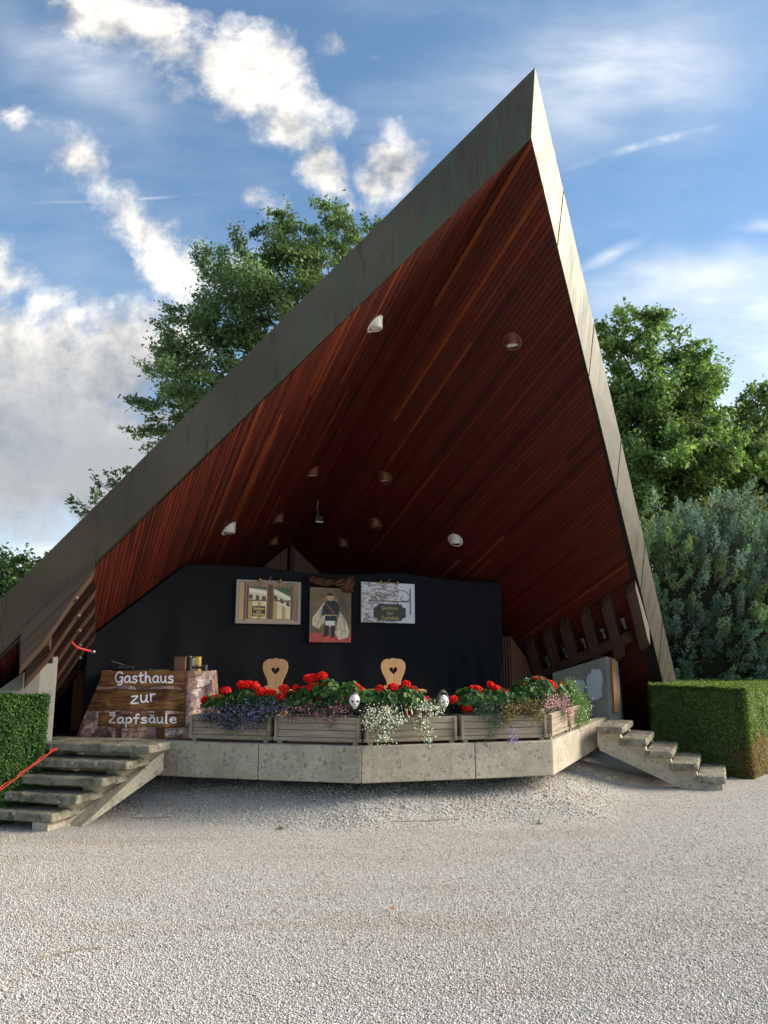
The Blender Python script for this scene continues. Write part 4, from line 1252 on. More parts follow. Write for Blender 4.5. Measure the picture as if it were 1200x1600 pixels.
# ---- geraniums
def geranium(label, heads, blobs_, seed):
    """heads: photo points of the red flower heads with their depth; blobs_: leafy masses (centre, radii)"""
    r = np.random.default_rng(seed)
    c0 = np.mean([b[0] for b in blobs_], 0); base = np.array([c0[0], c0[1], 1.0])
    root = thing('geranium', label, 'flower', base, group='red geraniums in the planters')
    V, F, C, k0 = [], [], [], 0
    for cen_, rd in blobs_:
        k = int(330 * (rd[0] / .2))
        dv = unit(r.normal(size=(k, 3))); dv[:, 2] = np.abs(dv[:, 2]) * 1.1 - .25
        rr_ = (.55 + .5 * r.random((k, 1)))
        c = cen_ + dv * rr_ * rd
        nn = dv + np.array([0, -.35, .55]) + r.normal(size=(k, 3)) * .35
        v, f = disc_leaves(c, nn, .019 + .016 * r.random(k), r)
        V.append(v); F.append(f + k0); k0 += len(v)
        C.append(np.repeat(vary([(.035, .10, .022), (.06, .15, .035), (.09, .20, .05), (.025, .075, .02)], k, r, .3, (.2, .26, .05), .04), 8, 0))
    np_mesh('foliage', np.concatenate(V), np.concatenate(F), M['leaf'], root, np.concatenate(C), base, True)
    for hp, hr in heads:
        # stalk and a ball of small ruffled florets
        k = 260
        dv = unit(r.normal(size=(k, 3)))
        c = hp + dv * np.array([hr * 1.15, hr * 1.0, hr * .8]) * (.7 + .35 * r.random((k, 1)))
        v, f = disc_leaves(c, dv + r.normal(size=(k, 3)) * .5, .010 + .007 * r.random(k), r, 6, .3)
        col = np.repeat(vary([(.78, .018, .014), (.88, .035, .022), (.66, .012, .012)], k, r, .2), 7, 0)
        hd = np_mesh('flower_head', v, f, M['petal'], root, col, base)
        st = MB(); st.tube([hp - np.array([0, 0, hr * .5]), hp + np.array([.01, .03, -.10])], .003, 5).build('stalk', M['stem'], hd, off=base)
M['stem'] = plain('green_stem', '4c6a2c', .7)
def edge_pt(px, py, off, extra=0.):
    """the point above a planter row seen at a photo position; off = distance in from the stage edge"""
    if px < 568: a, n_ = C1, nAu
    elif px < 856: a, n_ = C2, nBu
    else: a, n_ = C2, nCu
    n3 = np.array([n_[0], n_[1], 0]); P0 = np.array([a[0], a[1], 0]) + n3 * off
    rr = ray(px, py)
    return CAM + rr * (np.dot(P0 - CAM, n3) / np.dot(rr, n3))
HR = .051
def hd(lst, off=.17):
    return [(edge_pt(x, y, off + random.uniform(-.04, .04)), HR * sc) for x, y, sc in lst]
def bl(lst, off=.19):
    return [(edge_pt(x, y, off), np.array([w_, .16, h_])) for x, y, w_, h_ in lst]
geranium('red geranium nearest the tablecloth with three flower heads', hd([(323, 1094, 1.05), (339, 1091, .9), (353, 1079, 1.0)]), bl([(345, 1100, .22, .12)]), 1)
geranium('red geranium in front of the left heart chair above violet flowers', hd([(378, 1070, 1.0), (387, 1069, .9), (397, 1071, 1.0), (409, 1081, 1.1), (423, 1083, .95), (441, 1091, 1.25)]), bl([(385, 1094, .24, .15), (425, 1098, .18, .13)]), 2)
geranium('tallest red geranium, between the left heart chair and the first skull', hd([(444, 1076, .95), (463, 1075, .7), (482, 1060, .95), (492, 1059, .95), (503, 1056, .95), (478, 1078, .95), (485, 1076, 1.0), (494, 1072, 1.05)]), bl([(478, 1094, .24, .16), (508, 1082, .17, .19), (455, 1099, .16, .1)]), 3)
geranium('red geranium immediately left of the first white skull', hd([(499, 1088, .7), (507, 1088, .8), (519, 1085, .9), (541, 1093, .95), (541, 1099, .85), (557, 1073, .7), (562, 1078, .8)]), bl([(530, 1094, .22, .13), (548, 1083, .14, .14)]), 4)
geranium('red geranium in front of the right heart chair above the first white trailer', hd([(584, 1085, 1.05), (591, 1082, .9), (594, 1075, .6), (612, 1091, 1.05), (614, 1074, .95)]), bl([(598, 1094, .24, .15), (572, 1092, .14, .11)]), 5)
geranium('red geranium at the right end of the low table beside the hooded skull', hd([(634, 1069, .85), (646, 1077, .7), (650, 1083, .5), (663, 1094, 1.0)]), bl([(632, 1092, .24, .17), (655, 1102, .14, .1)]), 6)
geranium('red geranium right of the hooded skull', hd([(708, 1093, .95), (716, 1092, .85), (730, 1106, 1.0), (740, 1077, 1.0), (746, 1078, .9), (748, 1091, .9)]), bl([(735, 1094, .22, .16), (760, 1094, .18, .15)]), 7)
geranium('red geranium over the dry grass at the right front corner', hd([(766, 1069, .6), (774, 1075, .8), (780, 1078, .75), (788, 1083, .8), (792, 1089, .7)]), bl([(785, 1093, .22, .14), (810, 1092, .16, .14)]), 8)
geranium('red geranium above the pink flowers on the right side edge', hd([(817, 1070, .8), (838, 1062, .75), (846, 1063, .9)], .2), bl([(824, 1082, .20, .18), (843, 1078, .16, .18)]), 9)
geranium('rearmost red geranium beside the bushy white-flowered plant', hd([(858, 1068, 1.0), (862, 1073, 1.1), (868, 1081, 1.0), (877, 1071, 1.0)], .22), bl([(868, 1083, .16, .16), (882, 1082, .12, .16)], .22), 10)

# ---- trailing fillers
def trailing(name, label, cat, spots, leaf_cols, bloom_cols, nb, bsize, nl, seed, lsize=.012, group='trailing flowers in the planters'):
    """spots: photo patches (px, py, half width m, half height m, off from edge) that spill over the boxes"""
    r = np.random.default_rng(seed)
    cs = [edge_pt(x, y, off) for x, y, _, _, off in spots]
    base = np.mean(cs, 0); base[2] = max(base[2], .95)
    root = thing(name, label, cat, base, group=group)
    V, F, C, k0 = [], [], [], 0
    VB, FB, CB, kb = [], [], [], 0
    for cen_, (_, _, w_, h_, off) in zip(cs, spots):
        px_dir = RX * .0
        k = int(nl * w_ * h_ / .02)
        g3 = r.normal(size=(k, 3)) * .5
        x = np.clip(g3, -1.15, 1.15)
        e3 = np.array([*(eAu if spots[0][0] < 568 else (eBu if spots[0][0] < 856 else eCu)), 0]); n3 = np.cross([0, 0, 1.], e3)
        pos = cen_ + e3 * (x[:, :1] * w_) + np.array([0, 0, 1.]) * (x[:, 1:2] * h_) + n3 * (x[:, 2:] * .07)
        nn = -n3 + r.normal(size=(k, 3)) * .7 + np.array([0, 0, .5])
        v, f = leaves(pos, nn, lsize * (.7 + .8 * r.random(k)), .5, r)
        V.append(v); F.append(f + k0); k0 += len(v); C.append(np.repeat(vary(leaf_cols, k, r, .35), 4, 0))
        k = int(nb * w_ * h_ / .02)
        x = np.clip(r.normal(size=(k, 3)) * .5, -1.1, 1.1)
        pos = cen_ + e3 * (x[:, :1] * w_) + np.array([0, 0, 1.]) * (x[:, 1:2] * h_) + n3 * (-.05 + x[:, 2:] * .06)
        nn = -n3 + r.normal(size=(k, 3)) * .45 + np.array([0, 0, .35])
        v, f = disc_leaves(pos, nn, bsize * (.7 + .6 * r.random(k)), r, 6, .15)
        VB.append(v); FB.append(f + kb); kb += len(v); CB.append(np.repeat(vary(bloom_cols, k, r, .2), 7, 0))
    np_mesh('foliage', np.concatenate(V), np.concatenate(F), M['leaf'], root, np.concatenate(C), base)
    if kb: np_mesh('blossoms', np.concatenate(VB), np.concatenate(FB), M['petal'], root, np.concatenate(CB), base)
GR = [(.03, .085, .02), (.05, .12, .03), (.075, .16, .04)]
trailing('lobelia', 'violet trailing lobelia spilling over the planter beside the tablecloth', 'flower',
         [(330, 1120, .17, .10, .02), (370, 1112, .24, .13, .02), (412, 1108, .2, .12, .03), (360, 1132, .16, .10, -.03), (400, 1124, .16, .12, -.02), (440, 1106, .12, .08, .04)],
         [(.025, .06, .025), (.04, .09, .035)], [(.15, .12, .27), (.24, .20, .38), (.10, .08, .2)], 130, .0085, 1500, 21)
trailing('verbena', 'dusty pink trailing flowers left of the first white skull', 'flower',
         [(470, 1110, .2, .09, .03), (505, 1113, .2, .1, .02), (535, 1106, .16, .09, .03), (517, 1130, .07, .09, -.02), (455, 1120, .08, .06, 0)],
         [(.05, .09, .04), (.08, .12, .06), (.09, .11, .07)], [(.5, .18, .24), (.55, .28, .3), (.36, .1, .18)], 90, .008, 800, 22)
trailing('alyssum', 'larger white trailing plant below the right heart chair', 'flower',
         [(583, 1112, .15, .10, .02), (608, 1112, .17, .10, .02), (595, 1130, .16, .12, -.03), (600, 1150, .10, .10, -.06), (622, 1125, .10, .1, -.02), (574, 1128, .07, .07, -.03)],
         [(.06, .12, .03), (.10, .17, .05)], [(.75, .74, .62), (.8, .8, .72)], 125, .0078, 720, 23)
trailing('alyssum', 'narrower white trailing plant hanging below the hooded skull', 'flower',
         [(658, 1108, .13, .09, .02), (672, 1106, .13, .09, .02), (660, 1132, .10, .12, -.03), (668, 1152, .06, .09, -.05), (682, 1105, .08, .08, .0)],
         [(.06, .12, .03), (.10, .17, .05)], [(.75, .74, .62), (.8, .8, .72)], 120, .0078, 720, 24)
trailing('scaevola', 'green trailing plant with a violet tip over the right front planter', 'flower',
         [(765, 1112, .16, .12, .02), (775, 1130, .13, .12, -.02), (752, 1108, .12, .1, .03), (767, 1150, .06, .06, -.04)],
         [(.04, .10, .045), (.06, .14, .05), (.035, .085, .04)], [(.2, .18, .4)], 10, .008, 900, 25)
trailing('lobelia', 'small violet tuft hanging over the right front concrete edge', 'flower',
         [(801, 1156, .07, .06, -.06), (797, 1145, .05, .07, -.04)], [(.1, .1, .09), (.12, .12, .1)], [(.3, .22, .5), (.38, .3, .55)], 150, .008, 350, 26)
trailing('dry_grass', 'straw-coloured dry plant hanging over the right front planter', 'plant',
         [(800, 1108, .16, .08, .02), (825, 1106, .15, .1, .02), (838, 1112, .1, .12, 0), (795, 1120, .06, .09, -.02)],
         [(.28, .2, .09), (.36, .27, .13), (.2, .15, .06), (.13, .16, .05)], [(.4, .3, .15)], 5, .006, 800, 27, .022)
trailing('heather', 'pink flowering plant on the right side planter', 'flower',
         [(862, 1096, .22, .11, .04), (878, 1103, .22, .14, .03), (886, 1114, .14, .11, .0), (850, 1098, .14, .09, .04)],
         [(.07, .11, .05), (.1, .13, .07)], [(.5, .24, .3), (.58, .33, .38), (.42, .16, .24)], 130, .009, 700, 28)
trailing('daisy_bush', 'bushy green plant with tiny white flowers beside the right stair', 'plant',
         [(898, 1090, .30, .20, .10), (908, 1105, .30, .2, .05), (905, 1120, .24, .15, .0), (890, 1075, .25, .13, .15), (915, 1112, .2, .2, .1)],
         [(.08, .18, .03), (.11, .23, .045), (.06, .14, .03)], [(.8, .8, .7)], 8, .009, 950, 29, .015)

# ------------------------------------------------------------------ skulls
def skull(label, px, py, h_px, off, hood, yaw):
    c = edge_pt(px, py, off)
    dist = c[1] * CP + (c[2] - EYE) * SP; h = h_px * dist / 1200
    root = thing('skull', label, 'skull', (c[0], c[1], c[2] - h / 2), yaw, 'skulls among the flowers')
    bm = bmesh.new(); bmesh.ops.create_uvsphere(bm, u_segments=36, v_segments=28, radius=1)
    for v in bm.verts:
        x, y, z = v.co
        wd_ = .36 if z > 0 else .36 - .13 * min(1, -z * 1.25)
        if -.25 < z < .05: wd_ += .015
        yy = y * (.40 if y > 0 else .36)
        if z < -.15 and y > 0: yy *= max(.15, 1 + z * 1.1)
        # eye sockets, nose and a flat tooth band pressed in
        X_, Z_ = x * wd_, z * .5 + .5
        if y < 0:
            for ex in (-.14, .14):
                q = ((X_ - ex) / .095) ** 2 + ((Z_ - .50) / .075) ** 2
                if q < 1.3: yy += .13 * max(0, 1 - q / 1.3)
            q = (X_ / (.03 + .05 * max(0, .42 - Z_))) ** 2 + ((Z_ - .345) / .06) ** 2
            if q < 1.3: yy += .07 * max(0, 1 - q / 1.3)
            if .12 < Z_ < .25: yy -= .02
        v.co = (X_ * h, yy * h, Z_ * h)
    me = bpy.data.meshes.new('cranium'); bm.to_mesh(me); bm.free()
    link_mesh('cranium', me, M['bone'], root, True)
    for ex in (-.14, .14):
        MB().lathe([(0, -.01), (.082, 0), (.07, .02), (0, .03)], 16, Matrix.Translation((ex * h, -.262 * h, .50 * h)) @ Matrix.Rotation(rad(90), 4, 'X') @ Matrix.Diagonal((h, h * .85, h, 1)), False).build('eye_socket', M['socket'], root, smooth=True)
    m = MB(); m.prism([(-.05 * h, -.30 * h, .31 * h), (.05 * h, -.30 * h, .31 * h), (0, -.30 * h, .40 * h)], [(-.05 * h, -.345 * h, .31 * h), (.05 * h, -.345 * h, .31 * h), (0, -.33 * h, .40 * h)]).build('nose_hole', M['socket'], root)
    m = MB()
    for i in range(-3, 4):
        m.box((i * .042 * h, -.315 * h + abs(i) * .012 * h, .20 * h), (.007 * h, .03 * h, .085 * h))
    m.box((0, -.318 * h, .198 * h), (.22 * h, .02 * h, .009 * h))
    m.build('tooth_gaps', M['socket'], root)
    if hood:
        bm = bmesh.new(); bmesh.ops.create_uvsphere(bm, u_segments=28, v_segments=20, radius=1)
        kill = []
        for v in bm.verts:
            x, y, z = v.co
            v.co = (x * .46 * h, (y * .46 + .1) * h, (z * .62 + .62 + (.12 * max(0, z) ** 3)) * h)
            if y < -.45 and z < .72: kill.append(v)
        bmesh.ops.delete(bm, geom=kill, context='VERTS')
        me = bpy.data.meshes.new('hood'); bm.to_mesh(me); bm.free()
        o = link_mesh('hood', me, M['hood'], root, True)
        md = o.modifiers.new('thick', 'SOLIDIFY'); md.thickness = .012
    else:
        m = MB(); m.lathe([(.20 * h, .93 * h), (.27 * h, 1.0 * h), (.18 * h, 1.08 * h), (.0, 1.09 * h)], 16, Matrix.Translation((0, .08 * h, 0)), False).build('dark_cap', M['hood'], root, smooth=True)
skull('white skull with a small dark cap between two geraniums', 554, 1096, 24, .06, False, rad(6))
skull('white skull under a grey hood standing alone in the gap right of the white trailer', 693, 1097, 22, .10, True, rad(28))

# ------------------------------------------------------------------ red cables
hv0, hv1 = np.array([-3.56, 8.52, 0]), np.array([-4.44, 7.66, 0])
hn = np.cross(hv1 - hv0, [0, 0, 1.]); hn /= np.linalg.norm(hn)
def by_hedge(px, py):
    rr = ray(px, py); return CAM + rr * (np.dot(hv0 - CAM, hn) / np.dot(rr, hn))
cb = [by_hedge(89, 1171), by_hedge(80, 1175), by_hedge(62, 1189), by_hedge(38, 1206), by_hedge(14, 1225), by_hedge(-25, 1250)]
def sm3(pts, n=8):
    pts = [pts[0]] + list(pts) + [pts[-1]]; out = []
    for i in range(1, len(pts) - 2):
        p0, p1, p2, q3 = pts[i - 1:i + 3]
        for k in range(n):
            t = k / n
            out.append(.5 * ((2 * p1) + (-p0 + p2) * t + (2 * p0 - 5 * p1 + 4 * p2 - q3) * t * t + (-p0 + 3 * p1 - 3 * p2 + q3) * t ** 3))
    return out + [pts[-2]]
m = MB(); m.tube(sm3(cb), .006, 8)
m.tube([p + np.array([.012 * math.sin(i * .7), .0, .018 + .006 * math.sin(i)]) for i, p in enumerate(sm3(cb))], .005, 8)
tag(m.build('extension_cable', M['cable'], smooth=True), 'red extension cable running down over the left stair', 'cable')
k_ = [on_soffit(112, 1004, -1) - np.array([0, .35, .0]) for _ in (0,)]
yb = 8.55
m = MB(); m.tube(sm3([at_y(112, 1003, yb), at_y(120, 1011, yb), at_y(132, 1015, yb + .05), at_y(144, 1018, yb + .1)]), .012, 8)
hk = thing('hanging_cable', 'short red cable end hanging from the left timber corbels', 'cable', at_y(112, 1003, yb))
m.build('cord', M['cable'], hk, True, off=at_y(112, 1003, yb))
MB().lathe([(.02, -.02), (.024, 0), (.012, .02)], 12, Matrix.Translation(Vector((at_y(146, 1018, yb + .1) - at_y(112, 1003, yb)).tolist()))).build('plug', M['steel'], hk, True)

# ------------------------------------------------------------------ hedges
def hedge(label, ring, z1, n_leaf, seed, cols, dry=None):
    r = np.random.default_rng(seed)
    ring = [np.array(p, float) for p in ring]
    cen_ = np.mean(ring, 0)
    root = thing('hedge', label, 'hedge', (*cen_, 0))
    o3 = np.array([*cen_, 0])
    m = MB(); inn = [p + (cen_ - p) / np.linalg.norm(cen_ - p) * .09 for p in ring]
    m.prism([p3(p, -.05) for p in inn], [p3(p, z1 - .06) for p in inn]).build('twigs', M['core'], root, off=o3)  # one solid dark block standing for the shaded inside
    Cs, Ns = [], []
    per = []
    for i in range(len(ring)):
        a, b = ring[i], ring[(i + 1) % len(ring)]
        L = np.linalg.norm(b - a); e = (b - a) / L; n = np.array([e[1], -e[0]])
        if n @ ((a + b) / 2 - cen_) < 0: n = -n
        to_cam = -(a + b) / 2
        wgt = 1.0 if n @ to_cam > 0 else .12
        k = int(n_leaf * L * z1 * wgt)
        u, z = r.random(k), r.random(k) * z1
        bulge = .10 * (fbm(u * L * 1.7, z * 1.7, seed + i) - .5) + .07 * (fbm(u * L * 7, z * 7, seed + i + 40) - .5)
        edge_r = np.minimum(np.minimum(u, 1 - u) * L, z1 - z); edge_r = .05 * np.exp(-edge_r / .05)
        dep = bulge - edge_r - .045 * r.random(k) ** 1.5 + .012 * r.normal(size=k) + .035 * (r.random(k) > .97) * r.random(k)
        Pp = a[None] + e[None] * (u * L)[:, None] + n[None] * dep[:, None]
        Cs.append(np.column_stack([Pp, z])); Ns.append(np.repeat([[*n, .35]], k, 0))
    # top
    A_ = .5 * abs(sum(ring[i][0] * ring[(i + 1) % 4][1] - ring[(i + 1) % 4][0] * ring[i][1] for i in range(4)))
    k = int(n_leaf * A_ * .55)
    u, v = r.random(k) ** 1.3, r.random(k) ** 1.3
    Pp = (ring[0] * (1 - u)[:, None] + ring[1] * u[:, None]) * (1 - v)[:, None] + (ring[3] * (1 - u)[:, None] + ring[2] * u[:, None]) * v[:, None]
    z = z1 + .07 * (fbm(Pp[:, 0] * 3, Pp[:, 1] * 3, seed + 7) - .5) - .03 * r.random(k) + .012 * r.normal(size=k) + .05 * (r.random(k) > .96) * r.random(k)
    Cs.append(np.column_stack([Pp, z])); Ns.append(np.repeat([[0, 0, 1.]], k, 0))
    C_, N_ = np.concatenate(Cs), np.concatenate(Ns)
    k = len(C_)
    V, F = leaves(C_, N_ + r.normal(size=(k, 3)) * .55, .018 + .018 * r.random(k), .58, r)
    col = vary(cols, k, r, .4)
    cl = fbm(C_[:, 0] * 3 + C_[:, 1] * 2, C_[:, 2] * 3, seed + 11)
    col *= (.75 + .5 * cl)[:, None]
    if dry is not None:
        mk = dry(C_, r); col[mk] = vary([(.24, .15, .06), (.31, .21, .10), (.17, .10, .045), (.15, .16, .05)], mk.sum(), r, .3)
    np_mesh('foliage', V, F, M['leaf'], root, np.repeat(col, 4, 0), o3)
BOX = [(.125, .195, .055), (.17, .255, .068), (.09, .155, .044), (.21, .31, .08)]
def dry_r(C_, r):
    d_ = np.hypot((C_[:, 0] - 5.55) * .9, C_[:, 1] - 11.65)
    return (C_[:, 0] > 5.0 + .06 * r.normal(size=len(C_))) & (C_[:, 2] < .62 - .35 * d_ + .2 * (fbm(C_[:, 0] * 5, C_[:, 2] * 5 + C_[:, 1] * 5, 4) - .5) + .06 * r.normal(size=len(C_))) & (d_ < 1.6)
hedge('clipped box hedge with a dried brown lower corner right of the stage', [(4.2, 12.5), (5.16, 11.25), (8.0, 14.9), (5.5, 16.2)], 1.24, 24000, 51, BOX, dry_r)
hedge('clipped green box hedge at the left edge beside the stair', [(-4.5, 7.75), (-3.63, 8.60), (-5.5, 8.32), (-6.6, 7.3)], 1.285, 30000, 52, [(.05, .125, .022), (.075, .17, .03), (.035, .09, .02), (.10, .2, .04)])

# ------------------------------------------------------------------ trees
def tree(name, label, base, height, crown_c, crown_r, n_clump, n_leaf, lsize, cols, seed, clump_r=(.55, .9), flat=.55, yellow=None, yp=0., extra=(), group=None, aspect=.55, droop=.5):
    r = np.random.default_rng(seed)
    base = np.array(base, float); crown_c = np.array(crown_c, float); crown_r = np.array(crown_r, float)
    root = thing(name, label, 'tree', base, group=group)
    cl = []
    while len(cl) < n_clump:
        dv = unit(r.normal(size=3)); q = r.random() ** (1 / 2.2)
        p = crown_c + dv * crown_r * q * (.85 + .3 * r.random())
        cl.append((p, r.uniform(*clump_r)))
    for e in extra: cl.append((np.array(e[:3]), e[3]))
    # trunk, limbs and twigs
    m = MB()
    top = np.array([crown_c[0], crown_c[1], crown_c[2] + crown_r[2] * .6])
    def axis_at(f): 
        return base * (1 - f) + top * f + np.array([.25 * math.sin(f * 5 + seed), .2 * math.cos(f * 4 + seed), 0]) * f * (1 - f) * 2
    tr = .018 * height + .03
    m.tube([axis_at(f) for f in np.linspace(0, 1, 12)], [tr * (1 - .88 * f) for f in np.linspace(0, 1, 12)], 10)
    m.build('trunk', M['bark'], root, True, off=base)
    m = MB()
    for p, cr in cl:
        hz = np.clip((p[2] - base[2] - .5 * np.hypot(p[0] - base[0], p[1] - base[1])) / (top[2] - base[2]), .12, .95)
        a = axis_at(hz); mid = a * .5 + p * .5 + np.array([0, 0, .08 * np.linalg.norm(p - a)])
        rr_ = tr * (1 - .85 * hz) * .38 + .006
        m.tube([a, mid, p], [rr_, rr_ * .6, .008], 5, False)
        for _ in range(3):
            e = p + r.normal(size=3) * cr * .45
            m.tube([p * .7 + mid * .3, e], [.01, .004], 4, False)
    m.build('branches', M['bark'], root, True, off=base)
    Cs, Ns, Tn = [], [], []
    for p, cr in cl:
        k = int(n_leaf * (cr / np.mean(clump_r)) ** 2 * r.uniform(.7, 1.25))
        # each clump is a few fanned sprays
        ns = r.integers(4, 8)
        out = unit(p - crown_c + np.array([0, 0, .2]) + r.normal(size=3) * .3)
        per = max(8, k // ns)
        for _ in range(ns):
            ctr = p + r.normal(size=3) * np.array([cr * .5, cr * .5, cr * .34])
            ax_ = unit(out + r.normal(size=3) * .7 + np.array([0, 0, -.05]))
            u = r.normal(size=(per, 1)) * cr * .36
            g3 = r.normal(size=(per, 3)) * cr * .17; g3[:, 2] *= flat
            Cs.append(ctr + ax_ * u + g3); Ns.append(np.array([.15, -.5, .6]) + r.normal(size=(per, 3)) * .6)
            Tn.append(np.full(per, r.uniform(.72, 1.28)))
    C_, N_, T_ = np.concatenate(Cs), np.concatenate(Ns), np.concatenate(Tn)
    k = len(C_)
    V, F = leaves(C_, N_, lsize * (.65 + .7 * r.random(k)), aspect, r, droop)
    col = vary(cols, k, r, .3, yellow, yp) * T_[:, None]
    np_mesh('crown', V, F, M['leaf'], root, np.repeat(col, 4, 0), base)
G_D = [(.115, .185, .08), (.145, .23, .10), (.19, .275, .125)]
G_M = [(.12, .205, .068), (.155, .255, .085), (.2, .305, .105)]
def pt(px, py, Y): return at_y(px, py, Y)
lt = pt(440, 560, 20)
ex = []
for px, py, rr_ in ((232, 682, .5), (250, 640, .6), (285, 600, .75), (250, 560, .6), (275, 500, .55), (300, 550, .8), (330, 620, .9), (330, 500, .7), (320, 420, .5), (360, 440, .8), (375, 395, .6), (420, 400, .8), (425, 355, .5), (460, 350, .6), (500, 345, .6), (525, 350, .5), (470, 400, .9), (530, 400, .8), (580, 355, .35), (560, 400, .6), (390, 500, 1.0), (440, 460, 1.0), (500, 450, .9), (300, 680, .7), (350, 570, .9), (255, 670, .5), (285, 640, .7), (345, 520, .9), (310, 470, .6), (400, 470, 1.0), (360, 620, .8), (270, 540, .6), (385, 430, .8), (445, 390, .7), (490, 375, .7), (345, 455, .7), (265, 610, .6), (320, 580, .9), (545, 375, .5)):
    ex.append((*pt(px, py, 20 + random.uniform(-1.2, 1.2)), rr_))
tree('deciduous_tree', 'large dark green tree rising behind the left roof slope', (-1.6, 20.5, 0), 14, (-1.3, 20.8, 8.6), (3.0, 2.6, 3.6), 60, 1250, .118, G_D, 61, (.6, 1.0), .6, (.16, .17, .05), .02, ex)
ex = [(*pt(x, y, 17 + random.uniform(-.4, .4)), r_) for x, y, r_ in ((150, 755, .26), (130, 800, .24), (160, 780, .3), (115, 785, .18), (175, 745, .2), (150, 815, .3), (190, 790, .4), (195, 735, .14))]
tree('young_tree', 'thin-leaved small tree top peeping over the left roof edge', (-5.6, 17, 0), 6, (-5.6, 17.2, 4.6), (.7, .6, .9), 8, 200, .10, [(.05, .09, .035), (.07, .12, .05)], 62, (.3, .5), .7, None, 0, ex)
ex = [(*pt(x, y, 15 + random.uniform(-.4, .4)), r_) for x, y, r_ in ((10, 885, .4), (40, 890, .4), (20, 915, .5), (60, 880, .22), (5, 870, .25), (70, 905, .4), (30, 945, .6), (80, 868, .12))]
tree('leafy_shrub', 'leafy green shrub at the far left edge behind the roof', (-7.4, 15, 0), 4, (-7.6, 15.2, 2.6), (1.2, .9, 1.0), 14, 420, .085, [(.05, .1, .03), (.075, .14, .04)], 63, (.35, .55), .7, None, 0, ex)
ex = [(*pt(x, y, 22 + random.uniform(-1.2, .8)), r_) for x, y, r_ in ((985, 495, .45), (950, 510, .4), (1015, 505, .4), (965, 540, .7), (1010, 540, .8), (1055, 525, .35), (1050, 560, .7), (1090, 555, .45), (1100, 590, .7), (960, 600, .9), (1010, 610, 1.0), (1065, 620, .9), (1120, 620, .6), (1135, 650, .6), (990, 680, 1.0), (1050, 690, 1.0), (1110, 690, .9), (1150, 680, .6), (1005, 750, .9), (1070, 760, 1.), (1130, 750, .9), (940, 560, .6), (1165, 720, .7))]
tree('maple_tree', 'tall maple behind the right copper edge', (8.1, 22.3, 0), 12, (8.2, 22.6, 7.2), (2.3, 2.0, 3.3), 66, 1350, .125, G_M, 64, (.6, 1.0), .4, (.2, .2, .05), .02, ex, 'maples behind the juniper', .7, .2)
ex = [(*pt(x, y, 23 + random.uniform(-.8, .8)), r_) for x, y, r_ in ((1190, 640, .5), (1210, 625, .6), (1180, 670, .6), (1200, 690, .8), (1190, 740, .9), (1215, 790, .9), (1170, 780, .8), (1235, 660, .9), (1160, 640, .5), (1175, 620, .4), (1165, 700, .8), (1195, 610, .35))]
tree('maple_tree', 'second maple cut by the right photo edge', (12.2, 23.3, 0), 10, (12.6, 23.6, 5.6), (1.9, 1.8, 2.8), 34, 1250, .125, G_M, 65, (.6, 1.0), .45, (.26, .24, .05), .05, ex, 'maples behind the juniper', .7, .2)
ex = [(*pt(x, y, 18.5 + random.uniform(-.4, .4)), r_) for x, y, r_ in ((1185, 800, .5), (1200, 830, .5), (1195, 865, .5), (1150, 800, .4), (1120, 795, .4), (1205, 900, .5))]
tree('golden_shrub', 'yellow-green shrub between the juniper and the maples', (9.6, 18.6, 0), 4.5, (9.6, 18.7, 3.6), (1.0, .7, 1.1), 14, 380, .10, [(.09, .13, .03), (.13, .16, .035), (.2, .17, .04)], 66, (.35, .6), .6, (.4, .28, .05), .08, ex)

